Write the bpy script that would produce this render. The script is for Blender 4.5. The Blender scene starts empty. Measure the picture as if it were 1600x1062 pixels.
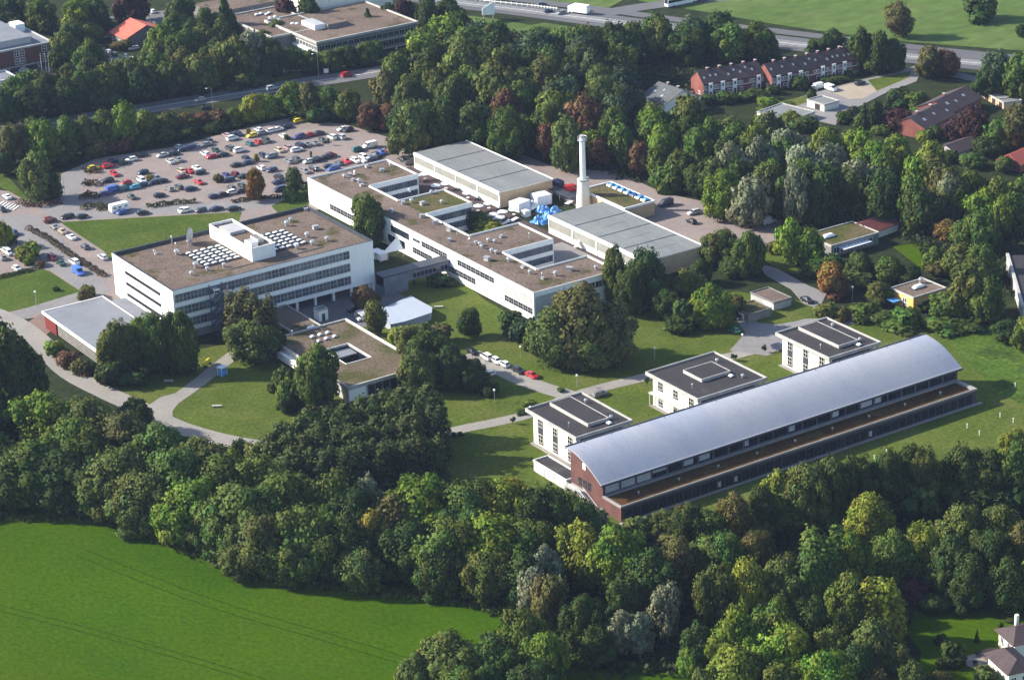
import bpy, bmesh, math, random
from mathutils import Vector, Matrix
random.seed(11)
R_ = math.radians
SC = bpy.context.scene
COL = SC.collection
CAMP = Vector((-350.0, -560.0, 270.0))
F_PX = 3989.1
_p, _r, _y = R_(22.3473), R_(2.1168), R_(32.77)
def _cam_axes():
    fw = Vector((0, math.cos(_p), -math.sin(_p))); rt = Vector((1, 0, 0)); dn = fw.cross(rt)
    rt2 = math.cos(_r)*rt + math.sin(_r)*dn
    dn2 = -math.sin(_r)*rt + math.cos(_r)*dn
    rz = Matrix.Rotation(-_y, 3, 'Z')
    return rz @ rt2, rz @ dn2, rz @ fw
RT, DN, FW = _cam_axes()
def at(px, py, z=0.0):
    """the point of the place at height z that the camera sees at pixel px, py of the 1600 wide photograph"""
    d = RT*((px-800)/F_PX) + DN*((py-531)/F_PX) + FW
    t = (z-CAMP.z)/d.z
    return CAMP + d*t
def proj(v):
    q = Vector(v)-CAMP
    w = q.dot(FW)
    return 800+F_PX*q.dot(RT)/w, 531+F_PX*q.dot(DN)/w, w

# ------------------------------------------------------------------ materials
MATS = {}
def _new(name):
    m = bpy.data.materials.new(name); m.use_nodes = True
    nt = m.node_tree; nt.nodes.clear()
    out = nt.nodes.new('ShaderNodeOutputMaterial'); b = nt.nodes.new('ShaderNodeBsdfPrincipled')
    nt.links.new(b.outputs[0], out.inputs[0]); MATS[name] = m
    return m, nt, b
def mat(name, c1, c2=None, scale=0.3, rough=0.8, metal=0.0, detail=5, lo=0.35, hi=0.65, c3=None, scale3=0.05, lo3=0.5, hi3=0.7, bump=0.0, bscale=2.0, stretch=None, rot=0.0, spec=0.4, fine=0.0, fscale=2.0):
    m, nt, b = _new(name)
    N = nt.nodes.new; L = nt.links.new
    b.inputs['Roughness'].default_value = rough; b.inputs['Metallic'].default_value = metal
    b.inputs['Specular IOR Level'].default_value = spec
    g = N('ShaderNodeNewGeometry'); vec = g.outputs['Position']
    mp = N('ShaderNodeMapping'); mp.inputs['Rotation'].default_value = (0, 0, rot)
    mp.inputs['Scale'].default_value = stretch or (1, 1, 1); L(vec, mp.inputs['Vector']); vec2 = mp.outputs[0]
    if c2 is None:
        b.inputs['Base Color'].default_value = (*c1, 1)
        col = None
    def noise(sc, lo, hi, det=detail, v=None):
        n = N('ShaderNodeTexNoise'); n.inputs['Scale'].default_value = sc; n.inputs['Detail'].default_value = det
        n.inputs['Roughness'].default_value = 0.6
        L(v or vec, n.inputs['Vector'])
        r = N('ShaderNodeMapRange'); r.inputs[1].default_value = lo; r.inputs[2].default_value = hi
        L(n.outputs[0], r.inputs[0]); return r.outputs[0]
    def mix(fac, a, bcol, mode='MIX'):
        x = N('ShaderNodeMix'); x.data_type = 'RGBA'; x.blend_type = mode
        if isinstance(fac, float): x.inputs[0].default_value = fac
        else: L(fac, x.inputs[0])
        for i, v in ((6, a), (7, bcol)):
            if isinstance(v, tuple): x.inputs[i].default_value = (*v, 1)
            else: L(v, x.inputs[i])
        return x.outputs[2]
    if c2 is not None:
        col = mix(noise(scale, lo, hi, v=vec2), c1, c2)
        if c3 is not None: col = mix(noise(scale3, lo3, hi3, v=vec2), col, c3)
        if fine > 0:
            n = N('ShaderNodeTexNoise'); n.inputs['Scale'].default_value = fscale; n.inputs['Detail'].default_value = 3; L(vec2, n.inputs['Vector'])
            r = N('ShaderNodeMapRange'); r.inputs[1].default_value = 0.3; r.inputs[2].default_value = 0.7
            r.inputs[3].default_value = 1-fine; r.inputs[4].default_value = 1+fine
            L(n.outputs[0], r.inputs[0])
            vm = N('ShaderNodeVectorMath'); vm.operation = 'SCALE'; L(col, vm.inputs[0]); L(r.outputs[0], vm.inputs[3]); col = vm.outputs[0]
        L(col, b.inputs['Base Color'])
    if bump > 0:
        n = N('ShaderNodeTexNoise'); n.inputs['Scale'].default_value = bscale; n.inputs['Detail'].default_value = 4; L(vec, n.inputs['Vector'])
        bp = N('ShaderNodeBump'); bp.inputs['Strength'].default_value = bump; bp.inputs['Distance'].default_value = 0.3
        L(n.outputs[0], bp.inputs['Height']); L(bp.outputs[0], b.inputs['Normal'])
    return m
def tint_mat(name, rough=0.35, spec=0.5, coat=0.0, metal=0.0, vary=0.0):
    """colour comes from the object's own colour"""
    m, nt, b = _new(name)
    oi = nt.nodes.new('ShaderNodeObjectInfo')
    nt.links.new(oi.outputs['Color'], b.inputs['Base Color'])
    b.inputs['Roughness'].default_value = rough; b.inputs['Specular IOR Level'].default_value = spec
    b.inputs['Coat Weight'].default_value = coat; b.inputs['Metallic'].default_value = metal
    return m
def leaf_mat(name, mass=False):
    m = bpy.data.materials.new(name); m.use_nodes = True; MATS[name] = m
    nt = m.node_tree; nt.nodes.clear(); N = nt.nodes.new; L = nt.links.new
    out = N('ShaderNodeOutputMaterial')
    oi = N('ShaderNodeObjectInfo')
    if mass: oi = N('ShaderNodeAttribute'); oi.attribute_name = 'tint'
    at1 = N('ShaderNodeAttribute'); at1.attribute_name = 'tone'
    sep = N('ShaderNodeSeparateColor'); L(at1.outputs['Color'], sep.inputs[0])
    # brightness of each leaf clump, plus a drift of hue between the boughs of one crown
    r = N('ShaderNodeMapRange'); r.inputs[3].default_value = 0.42; r.inputs[4].default_value = 1.65; L(sep.outputs[0], r.inputs[0])
    hs = N('ShaderNodeHueSaturation')
    rh = N('ShaderNodeMapRange'); rh.inputs[3].default_value = 0.462; rh.inputs[4].default_value = 0.528; L(sep.outputs[1], rh.inputs[0])
    L(rh.outputs[0], hs.inputs['Hue']); L(r.outputs[0], hs.inputs['Value']); L(oi.outputs['Color'], hs.inputs['Color'])
    d = N('ShaderNodeBsdfPrincipled'); d.inputs['Roughness'].default_value = 0.62; d.inputs['Specular IOR Level'].default_value = 0.08
    L(hs.outputs[0], d.inputs['Base Color'])
    t = N('ShaderNodeBsdfTranslucent'); L(hs.outputs[0], t.inputs[0])
    mx = N('ShaderNodeMixShader'); mx.inputs[0].default_value = 0.22
    L(d.outputs[0], mx.inputs[1]); L(t.outputs[0], mx.inputs[2]); L(mx.outputs[0], out.inputs[0])
    return m
def grid_mat(name, base, line, cell, width=0.06, rough=0.5, spec=0.5, plane='xz', vary=0.25):
    """panels with joints: a cell grid in metres along the wall"""
    m, nt, b = _new(name); N = nt.nodes.new; L = nt.links.new
    tc = N('ShaderNodeTexCoord'); s = N('ShaderNodeSeparateXYZ'); L(tc.outputs['Object'], s.inputs[0])
    def edge(o, sz):
        d = N('ShaderNodeMath'); d.operation = 'DIVIDE'; d.inputs[1].default_value = sz; L(o, d.inputs[0])
        f = N('ShaderNodeMath'); f.operation = 'FRACT'; L(d.outputs[0], f.inputs[0])
        c = N('ShaderNodeMath'); c.operation = 'LESS_THAN'; c.inputs[1].default_value = width/sz; L(f.outputs[0], c.inputs[0])
        return c.outputs[0]
    outs = {'x': s.outputs[0], 'y': s.outputs[1], 'z': s.outputs[2]}
    e1 = edge(outs[plane[0]], cell[0]); e2 = edge(outs[plane[1]], cell[1])
    mx = N('ShaderNodeMath'); mx.operation = 'MAXIMUM'; L(e1, mx.inputs[0]); L(e2, mx.inputs[1])
    n = N('ShaderNodeTexNoise'); n.inputs['Scale'].default_value = 0.6; L(tc.outputs['Object'], n.inputs['Vector'])
    r = N('ShaderNodeMapRange'); r.inputs[1].default_value = .3; r.inputs[2].default_value = .7; r.inputs[3].default_value = 1-vary; r.inputs[4].default_value = 1+vary; L(n.outputs[0], r.inputs[0])
    vm = N('ShaderNodeVectorMath'); vm.operation = 'SCALE'; vm.inputs[0].default_value = base; L(r.outputs[0], vm.inputs[3])
    x = N('ShaderNodeMix'); x.data_type = 'RGBA'; L(mx.outputs[0], x.inputs[0]); L(vm.outputs[0], x.inputs[6]); x.inputs[7].default_value = (*line, 1)
    L(x.outputs[2], b.inputs['Base Color']); b.inputs['Roughness'].default_value = rough; b.inputs['Specular IOR Level'].default_value = spec
    return m
def brick_mat(name, c1, c2, mortar):
    m, nt, b = _new(name); N = nt.nodes.new; L = nt.links.new
    g = N('ShaderNodeNewGeometry'); s = N('ShaderNodeSeparateXYZ'); L(g.outputs['Position'], s.inputs[0])
    a = N('ShaderNodeMath'); L(s.outputs[0], a.inputs[0]); L(s.outputs[1], a.inputs[1])
    cb = N('ShaderNodeCombineXYZ'); L(a.outputs[0], cb.inputs[0]); L(s.outputs[2], cb.inputs[1])
    t = N('ShaderNodeTexBrick'); t.inputs['Scale'].default_value = 1.0; t.inputs['Brick Width'].default_value = 0.5; t.inputs['Row Height'].default_value = 0.16
    t.inputs['Mortar Size'].default_value = 0.015
    t.inputs['Color1'].default_value = (*c1, 1); t.inputs['Color2'].default_value = (*c2, 1); t.inputs['Mortar'].default_value = (*mortar, 1)
    L(cb.outputs[0], t.inputs['Vector'])
    n = N('ShaderNodeTexNoise'); n.inputs['Scale'].default_value = 0.25; L(g.outputs['Position'], n.inputs['Vector'])
    r = N('ShaderNodeMapRange'); r.inputs[1].default_value = .3; r.inputs[2].default_value = .7; r.inputs[3].default_value = .75; r.inputs[4].default_value = 1.2; L(n.outputs[0], r.inputs[0])
    vm = N('ShaderNodeVectorMath'); vm.operation = 'SCALE'; L(t.outputs[0], vm.inputs[0]); L(r.outputs[0], vm.inputs[3])
    L(vm.outputs[0], b.inputs['Base Color']); b.inputs['Roughness'].default_value = 0.85
    return m

mat('white_paint', (.88, .88, .86), (.74, .74, .73), .7, .55, lo=.5, hi=.85, stretch=(1, 1, .1))
mat('cream_paint', (.80, .77, .68), (.64, .61, .53), .7, .6, lo=.5, hi=.85, stretch=(1, 1, .1))
mat('grey_panel', (.42, .42, .42), (.34, .34, .35), .4, .6)
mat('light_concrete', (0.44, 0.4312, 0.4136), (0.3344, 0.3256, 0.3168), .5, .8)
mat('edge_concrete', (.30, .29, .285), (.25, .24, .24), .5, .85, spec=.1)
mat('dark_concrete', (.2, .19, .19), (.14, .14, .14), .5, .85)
mat('roof_gravel', (0.1575, 0.1188, 0.0975), (0.1155, 0.08496, 0.0702), .09, .95, c3=(0.063, 0.0576, 0.0234), scale3=.13, lo3=.54, hi3=.64, fine=.34, fscale=1.6, spec=.1)
mat('roof_moss', (0.14, 0.1044, 0.0819), (0.105, 0.0828, 0.0546), .13, .95, c3=(0.0595, 0.0612, 0.0195), scale3=.09, lo3=.50, hi3=.66, fine=.35, fscale=1.4, spec=.1)
mat('roof_green', (0.09, 0.07875, 0.03), (0.1125, 0.08625, 0.0525), .13, .95, c3=(0.05625, 0.06375, 0.0165), scale3=.09, lo3=.42, hi3=.58, fine=.35, fscale=1.4, spec=.1)
mat('roof_felt_grey', (0.1833, 0.1911, 0.192), (0.1482, 0.156, 0.16), .12, .8, fine=.10, fscale=.9, stretch=(1, .25, 1))
mat('roof_grey_blue', (.20, .21, .24), (.165, .175, .20), .12, .85, fine=.08, spec=.08, c3=(.15, .16, .18), scale3=.08, lo3=.55, hi3=.7)
mat('roof_black', (.030, .025, .027), (.022, .02, .022), .15, .8, fine=.25, fscale=1.5, c3=(.06, .055, .05), scale3=.09, lo3=.58, hi3=.7)
mat('roof_sedum', (.085, .042, .019), (.06, .034, .014), .3, .95, c3=(.085, .062, .02), spec=.03, scale3=.25, lo3=.5, hi3=.62, fine=.3)
mat('zinc', (.30, .325, .395), (.25, .275, .345), .06, .85, metal=.0, spec=.02, stretch=(1, .12, 1), c3=(.33, .34, .385), scale3=.05, lo3=.42, hi3=.6, fine=.06)
mat('dark_metal', (.05, .055, .07), (.035, .04, .05), .5, .5)
mat('blue_grey_metal', (.16, .18, .24), (.11, .13, .18), .5, .5)
mat('bright_metal', (.55, .56, .58), (.45, .46, .48), .6, .35, metal=.6)
mat('glass_dark', (.010, .013, .022), (.028, .034, .048), .35, .10, spec=.45, lo=.45, hi=.7)
mat('glass_blue', (.05, .065, .085), (.14, .16, .17), .42, .12, spec=.6, lo=.42, hi=.66, stretch=(1, 1, .4))
mat('glass_beige', (.30, .30, .27), (.24, .24, .22), .3, .3)
mat('blind', (.5, .52, .56), (.42, .44, .48), .8, .5)
mat('tan_brick', (.62, .44, .27), (.54, .38, .24), .3, .85, spec=.1, fine=.1)
brick_mat('red_brick', (.14, .04, .032), (.10, .03, .026), (.12, .07, .06))
brick_mat('bright_brick', (.225, .062, .048), (.18, .05, .04), (.17, .08, .065))
brick_mat('brown_brick', (.12, .04, .032), (.085, .03, .027), (.10, .055, .05))
mat('red_paint', (.16, .015, .014), (.13, .012, .012), .4, .5)
mat('roof_tile_dark', (.062, .040, .042), (.044, .030, .033), .25, .75, fine=.2, fscale=1.2)
mat('roof_tile_red', (0.527, 0.119, 0.07225), (0.442, 0.0935, 0.0595), .3, .7)
mat('roof_tile_maroon', (.15, .038, .034), (.11, .03, .028), .3, .75, fine=.15)
mat('roof_tile_slate', (.09, .095, .10), (.07, .075, .08), .3, .7, fine=.15)
mat('yellow_render', (.70, .42, .13), (.60, .36, .11), .5, .7)
mat('timber_dark', (.03, .022, .018), (.02, .015, .013), .5, .8)
mat('tent_white', (.80, .82, .85), (.74, .76, .80), .4, .5)
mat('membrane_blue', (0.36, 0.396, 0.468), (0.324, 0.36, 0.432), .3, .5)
mat('blue_plastic', (.10, .33, .72), (.07, .24, .58), .5, .4)
mat('bark', (.06, .045, .03), (.03, .024, .018), 1.5, .95)
mat('moss_tile', (.1, .1, .1))
leaf_mat('leaves'); leaf_mat('leaves_mass', True)
tint_mat('car_paint', .25, .5, .6)
tint_mat('plain_tint', .6)
mat('car_glass', (.02, .025, .03), None, rough=.06, spec=.8)
mat('tyre', (.015, .015, .016), None, rough=.9)
mat('lamp_white', (.85, .85, .85), None, rough=.3)
# ground
mat('meadow_grass', (.040, .086, .0012), (.028, .069, .001), .06, .95, c3=(.048, .084, .0018), spec=0.02, scale3=.02, lo3=.40, hi3=.66, fine=.24, fscale=1.1, stretch=(1, .6, 1), rot=.6)
mat('lawn_grass', (.078, .104, .018), (.054, .080, .013), .06, .95, c3=(.104, .112, .030), spec=0.03, scale3=.045, lo3=.48, hi3=.70, fine=.30, fscale=1.0)
mat('track_grass', (.020, .048, .0011), (.030, .062, .0014), .6, .95, spec=.02, fine=.3, fscale=1.5)
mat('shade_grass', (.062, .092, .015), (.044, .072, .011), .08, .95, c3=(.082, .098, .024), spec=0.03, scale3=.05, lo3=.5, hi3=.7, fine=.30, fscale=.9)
mat('rough_grass', (0.042, 0.0825, 0.0096), (0.07, 0.1125, 0.018), .22, .95, c3=(0.035, 0.05625, 0.0108), spec=0.05, scale3=.12, lo3=.5, hi3=.65, fine=.4, fscale=.8)
mat('far_grass', (0.08075, 0.1283, 0.0315), (0.0665, 0.1045, 0.027), .02, .95, c3=(0.1045, 0.133, 0.045), spec=0.05, scale3=.035, lo3=.5, hi3=.7, fine=.2, fscale=.25, stretch=(.5, 1, 1), rot=-.3)
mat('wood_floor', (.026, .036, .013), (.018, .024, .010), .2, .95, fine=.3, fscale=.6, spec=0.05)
mat('earth_ground', (.07, .085, .026), (.05, .065, .02), .04, .95, fine=.3, fscale=.7, spec=0.05)
mat('paving_pink', (0.2426, 0.2009, 0.1886), (0.2002, 0.1681, 0.161), .05, .9, c3=(0.2541, 0.205, 0.184), spec=0.05, scale3=.11, lo3=.5, hi3=.7, fine=.10, fscale=.8)
mat('asphalt_grey', (.15, .145, .155), (.12, .115, .125), .08, .9, fine=.10, fscale=.8, spec=0.05)
mat('road_pale', (0.216, 0.2058, 0.207), (0.188, 0.1806, 0.1845), .06, .9, fine=.08, fscale=.8, spec=0.05)
mat('path_pale', (0.2652, 0.248, 0.2255), (0.2262, 0.212, 0.1968), .08, .9, fine=.08, fscale=1.0, spec=0.05)
mat('paving_red', (.21, .145, .12), (.17, .12, .105), .1, .9, fine=.1, spec=0.05)
mat('yard_dark', (.085, .062, .062), (.065, .05, .052), .15, .9, fine=.12, spec=0.05)
mat('motorway_grey', (.125, .125, .135), (.10, .10, .11), .03, .9, stretch=(.2, 1, 1), spec=.03)
mat('sand_pale', (0.3375, 0.285, 0.225), (0.285, 0.24, 0.195), .1, .9, spec=0.05)
mat('line_white', (.7, .7, .7), None, rough=.7, spec=0.05)

# ------------------------------------------------------------------ mesh helper
class MB:
    def __init__(s): s.v = []; s.f = []; s.m = []; s.names = []
    def mi(s, name):
        if name not in s.names: s.names.append(name)
        return s.names.index(name)
    def face(s, pts, m):
        i = len(s.v); s.v += [tuple(p) for p in pts]; s.f.append(tuple(range(i, i+len(pts)))); s.m.append(s.mi(m)); return s
    def mesh(s, verts, faces, m):
        i = len(s.v); s.v += [tuple(p) for p in verts]
        for f in faces: s.f.append(tuple(i+k for k in f)); s.m.append(s.mi(m))
        return s
    def box(s, x0, x1, y0, y1, z0, z1, m, top=None):
        v = [(x0, y0, z0), (x1, y0, z0), (x1, y1, z0), (x0, y1, z0), (x0, y0, z1), (x1, y0, z1), (x1, y1, z1), (x0, y1, z1)]
        s.mesh(v, [(0, 3, 2, 1), (0, 1, 5, 4), (1, 2, 6, 5), (2, 3, 7, 6), (3, 0, 4, 7)], m)
        s.mesh(v[4:], [(0, 1, 2, 3)], top or m); return s
    def prism(s, pts, z0, z1, m, top=None):
        n = len(pts)
        a = sum(pts[i][0]*pts[(i+1) % n][1]-pts[(i+1) % n][0]*pts[i][1] for i in range(n))
        if a < 0: pts = pts[::-1]
        v = [(x, y, z0) for x, y in pts]+[(x, y, z1) for x, y in pts]
        s.mesh(v, [(i, (i+1) % n, n+(i+1) % n, n+i) for i in range(n)]+[tuple(range(n-1, -1, -1))], m)
        s.mesh(v[n:], [tuple(range(n))], top or m); return s
    def tube(s, pts, rads, m, n=8, cap=True):
        rings = []
        for k, p in enumerate(pts):
            p = Vector(p); a = Vector(pts[max(k-1, 0)]); b = Vector(pts[min(k+1, len(pts)-1)])
            d = (b-a).normalized(); u = d.orthogonal().normalized(); w = d.cross(u)
            rings.append([p+(u*math.cos(t)+w*math.sin(t))*rads[k] for t in [2*math.pi*i/n for i in range(n)]])
        v = [q for r in rings for q in r]; f = []
        for k in range(len(pts)-1):
            for i in range(n):
                j = (i+1) % n; f.append((k*n+i, k*n+j, (k+1)*n+j, (k+1)*n+i))
        if cap: f.append(tuple(range(n-1, -1, -1))); f.append(tuple((len(pts)-1)*n+i for i in range(n)))
        return s.mesh(v, f, m)
    def parapet(s, x0, x1, y0, y1, z0, z1, t, m):
        s.box(x0, x1, y0, y0+t, z0, z1, m); s.box(x0, x1, y1-t, y1, z0, z1, m)
        s.box(x0, x0+t, y0+t, y1-t, z0, z1, m); s.box(x1-t, x1, y0+t, y1-t, z0, z1, m); return s
    def data(s, name):
        me = bpy.data.meshes.new(name); me.from_pydata(s.v, [], s.f)
        for n in s.names: me.materials.append(MATS[n])
        me.polygons.foreach_set('material_index', s.m); me.update(); return me
    def build(s, name, parent=None, loc=(0, 0, 0), rz=0.0, smooth=False):
        me = s.data(name)
        if smooth: me.polygons.foreach_set('use_smooth', [True]*len(me.polygons))
        o = bpy.data.objects.new(name, me); COL.objects.link(o); o.location = loc; o.rotation_euler = (0, 0, rz)
        if parent: o.parent = parent
        return o
def tag(o, label=None, cat=None, group=None, kind=None):
    for k, v in (('label', label), ('category', cat), ('group', group), ('kind', kind)):
        if v: o[k] = v
    return o
def empty(name, label, cat, loc=(0, 0, 0), rz=0.0, group=None):
    o = bpy.data.objects.new(name, None); o.empty_display_size = 1; COL.objects.link(o)
    o.location = loc; o.rotation_euler = (0, 0, rz); return tag(o, label, cat, group)
def inst(name, me, parent=None, loc=(0, 0, 0), rz=0.0, scale=None, color=None):
    o = bpy.data.objects.new(name, me); COL.objects.link(o); o.location = loc; o.rotation_euler = (0, 0, rz)
    if scale: o.scale = scale
    if color: o.color = (*color, 1)
    if parent: o.parent = parent
    return o
def copy_tree(o, parent=None):
    c = o.copy(); COL.objects.link(c)
    if parent: c.parent = parent
    for ch in list(o.children): copy_tree(ch, c)
    return c
_CACHE = {}
def cached(key, fn):
    if key not in _CACHE: _CACHE[key] = fn()
    return _CACHE[key]
# a wall: start point, unit direction along it, outward normal
WALLS = {'S': ((1, 0), (0, -1)), 'N': ((-1, 0), (0, 1)), 'W': ((0, -1), (-1, 0)), 'E': ((0, 1), (1, 0))}
WROT = {'S': 0.0, 'E': math.pi/2, 'N': math.pi, 'W': -math.pi/2}
def win_meshes(w, h, nx, nz, frame, glass, fw=0.12):
    def mk():
        a = MB()
        a.box(-w/2, w/2, -.10, 0, 0, fw, frame); a.box(-w/2, w/2, -.10, 0, h-fw, h, frame)
        a.box(-w/2, -w/2+fw, -.10, 0, fw, h-fw, frame); a.box(w/2-fw, w/2, -.10, 0, fw, h-fw, frame)
        for i in range(1, nx):
            x = -w/2+w*i/nx; a.box(x-fw/2, x+fw/2, -.09, 0, fw, h-fw, frame)
        for k in range(1, nz):
            z = h*k/nz; a.box(-w/2+fw, w/2-fw, -.085, 0, z-fw/2, z+fw/2, frame)
        b = MB(); b.box(-w/2+fw*.5, w/2-fw*.5, -.05, -.003, fw*.5, h-fw*.5, glass)
        return a.data('window'), b.data('pane')
    return cached(('win', round(w, 3), round(h, 3), nx, nz, frame, glass, fw), mk)
def window(parent, side, x, y, z, w, h, nx=1, nz=1, frame='white_paint', glass='glass_dark', name='window', fw=0.12):
    """x, y, z: middle of the sill on the wall's face"""
    a, b = win_meshes(w, h, nx, nz, frame, glass, fw)
    o = inst(name, a, parent, (x, y, z), WROT[side])
    inst('pane', b, o)
    return o

# ------------------------------------------------------------------ setting: ground sheets
LAYER = [0.0]
SHEETS = []     # (outline, height) of every piece of ground, so that cars stand on it
def ground_z(x, y):
    z = 0.0
    for poly, h in SHEETS:
        if h <= z: continue
        c = False; n = len(poly)
        for i in range(n):
            x0, y0 = poly[i]; x1, y1 = poly[(i+1) % n]
            if (y0 > y) != (y1 > y) and x < (x1-x0)*(y-y0)/(y1-y0)+x0: c = not c
        if c: z = h
    return z
def sheet(name, pts, material, z=None, kind='structure', lab=None):
    """a flat piece of ground; pts are pixels of the photograph brought down to the ground"""
    LAYER[0] += 0.004
    z = LAYER[0] if z is None else z
    q = [at(x, y, 0) for x, y in pts]
    q = [(p.x, p.y) for p in q]
    b = MB().prism(q, z-.3, z, material); SHEETS.append((q, z))
    o = b.build(name); tag(o, lab, None, None, kind); return o
def ribbon(name, pts, width, material, z=None):
    """a road or path of a given width along a centre line given in pixels"""
    LAYER[0] += 0.004
    z = LAYER[0] if z is None else z
    P = [at(x, y, 0).to_2d() for x, y in pts]
    # smooth the line
    for _ in range(2):
        Q = [P[0]]
        for i in range(len(P)-1): Q += [P[i]*.75+P[i+1]*.25, P[i]*.25+P[i+1]*.75]
        P = Q+[P[-1]]
    L, Rr = [], []
    for i, p in enumerate(P):
        d = (P[min(i+1, len(P)-1)]-P[max(i-1, 0)]).normalized(); n = Vector((-d.y, d.x))
        L.append(p+n*width/2); Rr.append(p-n*width/2)
    b = MB(); SHEETS.append(([(p.x, p.y) for p in L]+[(p.x, p.y) for p in reversed(Rr)], z))
    for i in range(len(P)-1):
        b.face([(Rr[i].x, Rr[i].y, z), (Rr[i+1].x, Rr[i+1].y, z), (L[i+1].x, L[i+1].y, z), (L[i].x, L[i].y, z)], material)
    # a low edge so that the sheet has depth
    o = b.build(name); tag(o, None, None, None, 'structure'); return o
# ------------------------------------------------------------------ the ground
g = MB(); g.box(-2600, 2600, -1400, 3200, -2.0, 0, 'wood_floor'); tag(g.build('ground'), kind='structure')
def wsheet(name, rect, material):
    LAYER[0] += 0.004
    x0, x1, y0, y1 = rect; SHEETS.append(([(x0, y0), (x1, y0), (x1, y1), (x0, y1)], LAYER[0]))
    tag(MB().box(x0, x1, y0, y1, -.3, LAYER[0], material).build(name), kind='structure')
sheet('meadow', [(-400, 770), (60, 785), (200, 797), (260, 832), (350, 864), (450, 893), (560, 908), (700, 922), (810, 945), (880, 985), (930, 1030), (1090, 1035), (1080, 1130), (500, 1300), (-500, 1300)], 'meadow_grass')
for k in range(2):
    ribbon('meadow_track', [(120+14*k, 868-9*k), (215+14*k, 906-9*k), (330+14*k, 950-9*k), (470+14*k, 990-9*k), (640+14*k, 1040-9*k), (760, 1085-9*k)], .55, 'track_grass')
    ribbon('meadow_track', [(-80, 925+9*k), (120, 975+9*k), (300, 1025+9*k), (460, 1075+9*k)], .5, 'track_grass')
sheet('lawn', [(150, 585), (265, 555), (440, 520), (600, 440), (700, 425), (760, 470), (850, 520), (1000, 490), (1150, 455), (1250, 470), (1420, 500), (1600, 505), (1760, 520), (1760, 680), (1600, 705), (1400, 735), (1200, 795), (1000, 835), (900, 790), (700, 765), (600, 740), (400, 700), (260, 665)], 'lawn_grass')
sheet('rough_grass_field', [(1474, 523), (1600, 508), (1760, 505), (1760, 650), (1620, 646), (1560, 612), (1510, 566)], 'rough_grass')
sheet('car_park_paving', [(-80, 286), (20, 300), (60, 318), (100, 318), (95, 272), (150, 248), (270, 230), (400, 196), (455, 184), (545, 196), (650, 228), (720, 262), (700, 300), (480, 330), (200, 480), (100, 490), (-80, 514)], 'paving_pink')
sheet('lane_surface', [(96, 273), (138, 258), (128, 300), (126, 331), (240, 322), (470, 306), (470, 318), (330, 331), (95, 345), (60, 325), (92, 318)], 'road_pale')
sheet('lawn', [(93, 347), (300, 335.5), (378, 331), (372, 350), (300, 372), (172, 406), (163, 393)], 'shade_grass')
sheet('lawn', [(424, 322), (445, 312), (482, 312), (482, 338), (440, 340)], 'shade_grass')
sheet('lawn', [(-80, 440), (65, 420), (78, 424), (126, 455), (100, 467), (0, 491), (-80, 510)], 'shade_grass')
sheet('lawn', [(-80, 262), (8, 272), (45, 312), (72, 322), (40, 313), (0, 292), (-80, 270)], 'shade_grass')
sheet('lane_surface', [(-60, 345), (30, 335), (62, 338), (112, 392), (172, 452), (150, 478), (122, 452), (70, 412), (30, 378), (-60, 372)], 'road_pale')
sheet('red_paving', [(36, 508), (66, 489), (80, 516), (72, 524), (46, 528)], 'paving_red')
ribbon('access_road', [(-60, 512), (20, 495), (100, 470), (160, 452)], 6, 'road_pale')
ribbon('garden_path', [(-40, 478), (20, 500), (66, 534), (100, 580), (170, 616), (225, 640), (262, 662), (330, 684), (420, 700)], 6.5, 'path_pale')
ribbon('garden_path', [(245, 645), (262, 632), (300, 606), (330, 582), (360, 558), (385, 540)], 4.6, 'path_pale')
ribbon('garden_path', [(600, 712), (690, 676), (800, 655), (836, 644), (905, 614), (1005, 590), (1100, 566), (1180, 548), (1206, 534)], 4.6, 'path_pale')
ribbon('parking_lane', [(905, 622), (868, 612), (820, 596), (770, 572), (735, 552)], 6.0, 'path_pale')
sheet('garden_path', [(222, 640), (252, 620), (276, 614), (300, 602), (306, 612), (282, 626), (270, 642), (270, 660), (282, 672), (255, 664)], 'path_pale')
sheet('turning_area', [(1140, 548), (1165, 520), (1150, 500), (1180, 502), (1260, 498), (1300, 498), (1330, 492), (1350, 503), (1300, 512), (1232, 536), (1200, 556)], 'road_pale')
sheet('turning_area', [(1186, 412), (1215, 420), (1262, 446), (1292, 458), (1284, 474), (1272, 480), (1255, 474), (1236, 452), (1196, 430)], 'road_pale')
sheet('lawn', [(1185, 505), (1215, 507), (1245, 502), (1270, 494), (1262, 478), (1235, 470), (1200, 478), (1165, 488)], 'lawn_grass')
sheet('lawn', [(1195, 375), (1235, 395), (1250, 430), (1215, 420), (1190, 405)], 'lawn_grass')
sheet('lawn', [(1395, 385), (1450, 378), (1470, 400), (1440, 420)], 'meadow_grass')
sheet('service_yard_paving', [(690, 240), (738, 212), (870, 263), (960, 268), (1040, 303), (1210, 338), (1245, 362), (1200, 385), (1100, 398), (1000, 345), (900, 322), (860, 300)], 'paving_pink')
wsheet('courtyard_paving', (29, 63, -12, 140), 'yard_dark')
wsheet('courtyard_paving', (47.3, 61, 15, 48), 'road_pale')
wsheet('service_yard_paving', (-46, -1, 26, 62), 'asphalt_grey')
ribbon('road', [(-250, 252), (0, 206), (180, 178), (330, 153), (450, 134), (570, 116), (640, 104)], 13, 'asphalt_grey')
ribbon('road', [(300, 105), (330, 132), (390, 146)], 7, 'asphalt_grey')
ribbon('road_marking', [(-250, 252), (0, 206), (180, 178), (330, 153), (450, 134), (570, 116), (640, 104)], .35, 'line_white')
sheet('verge', [(308, 140), (360, 132), (440, 120), (470, 112), (470, 118), (440, 126), (370, 138), (320, 144)], 'lawn_grass')
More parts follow.
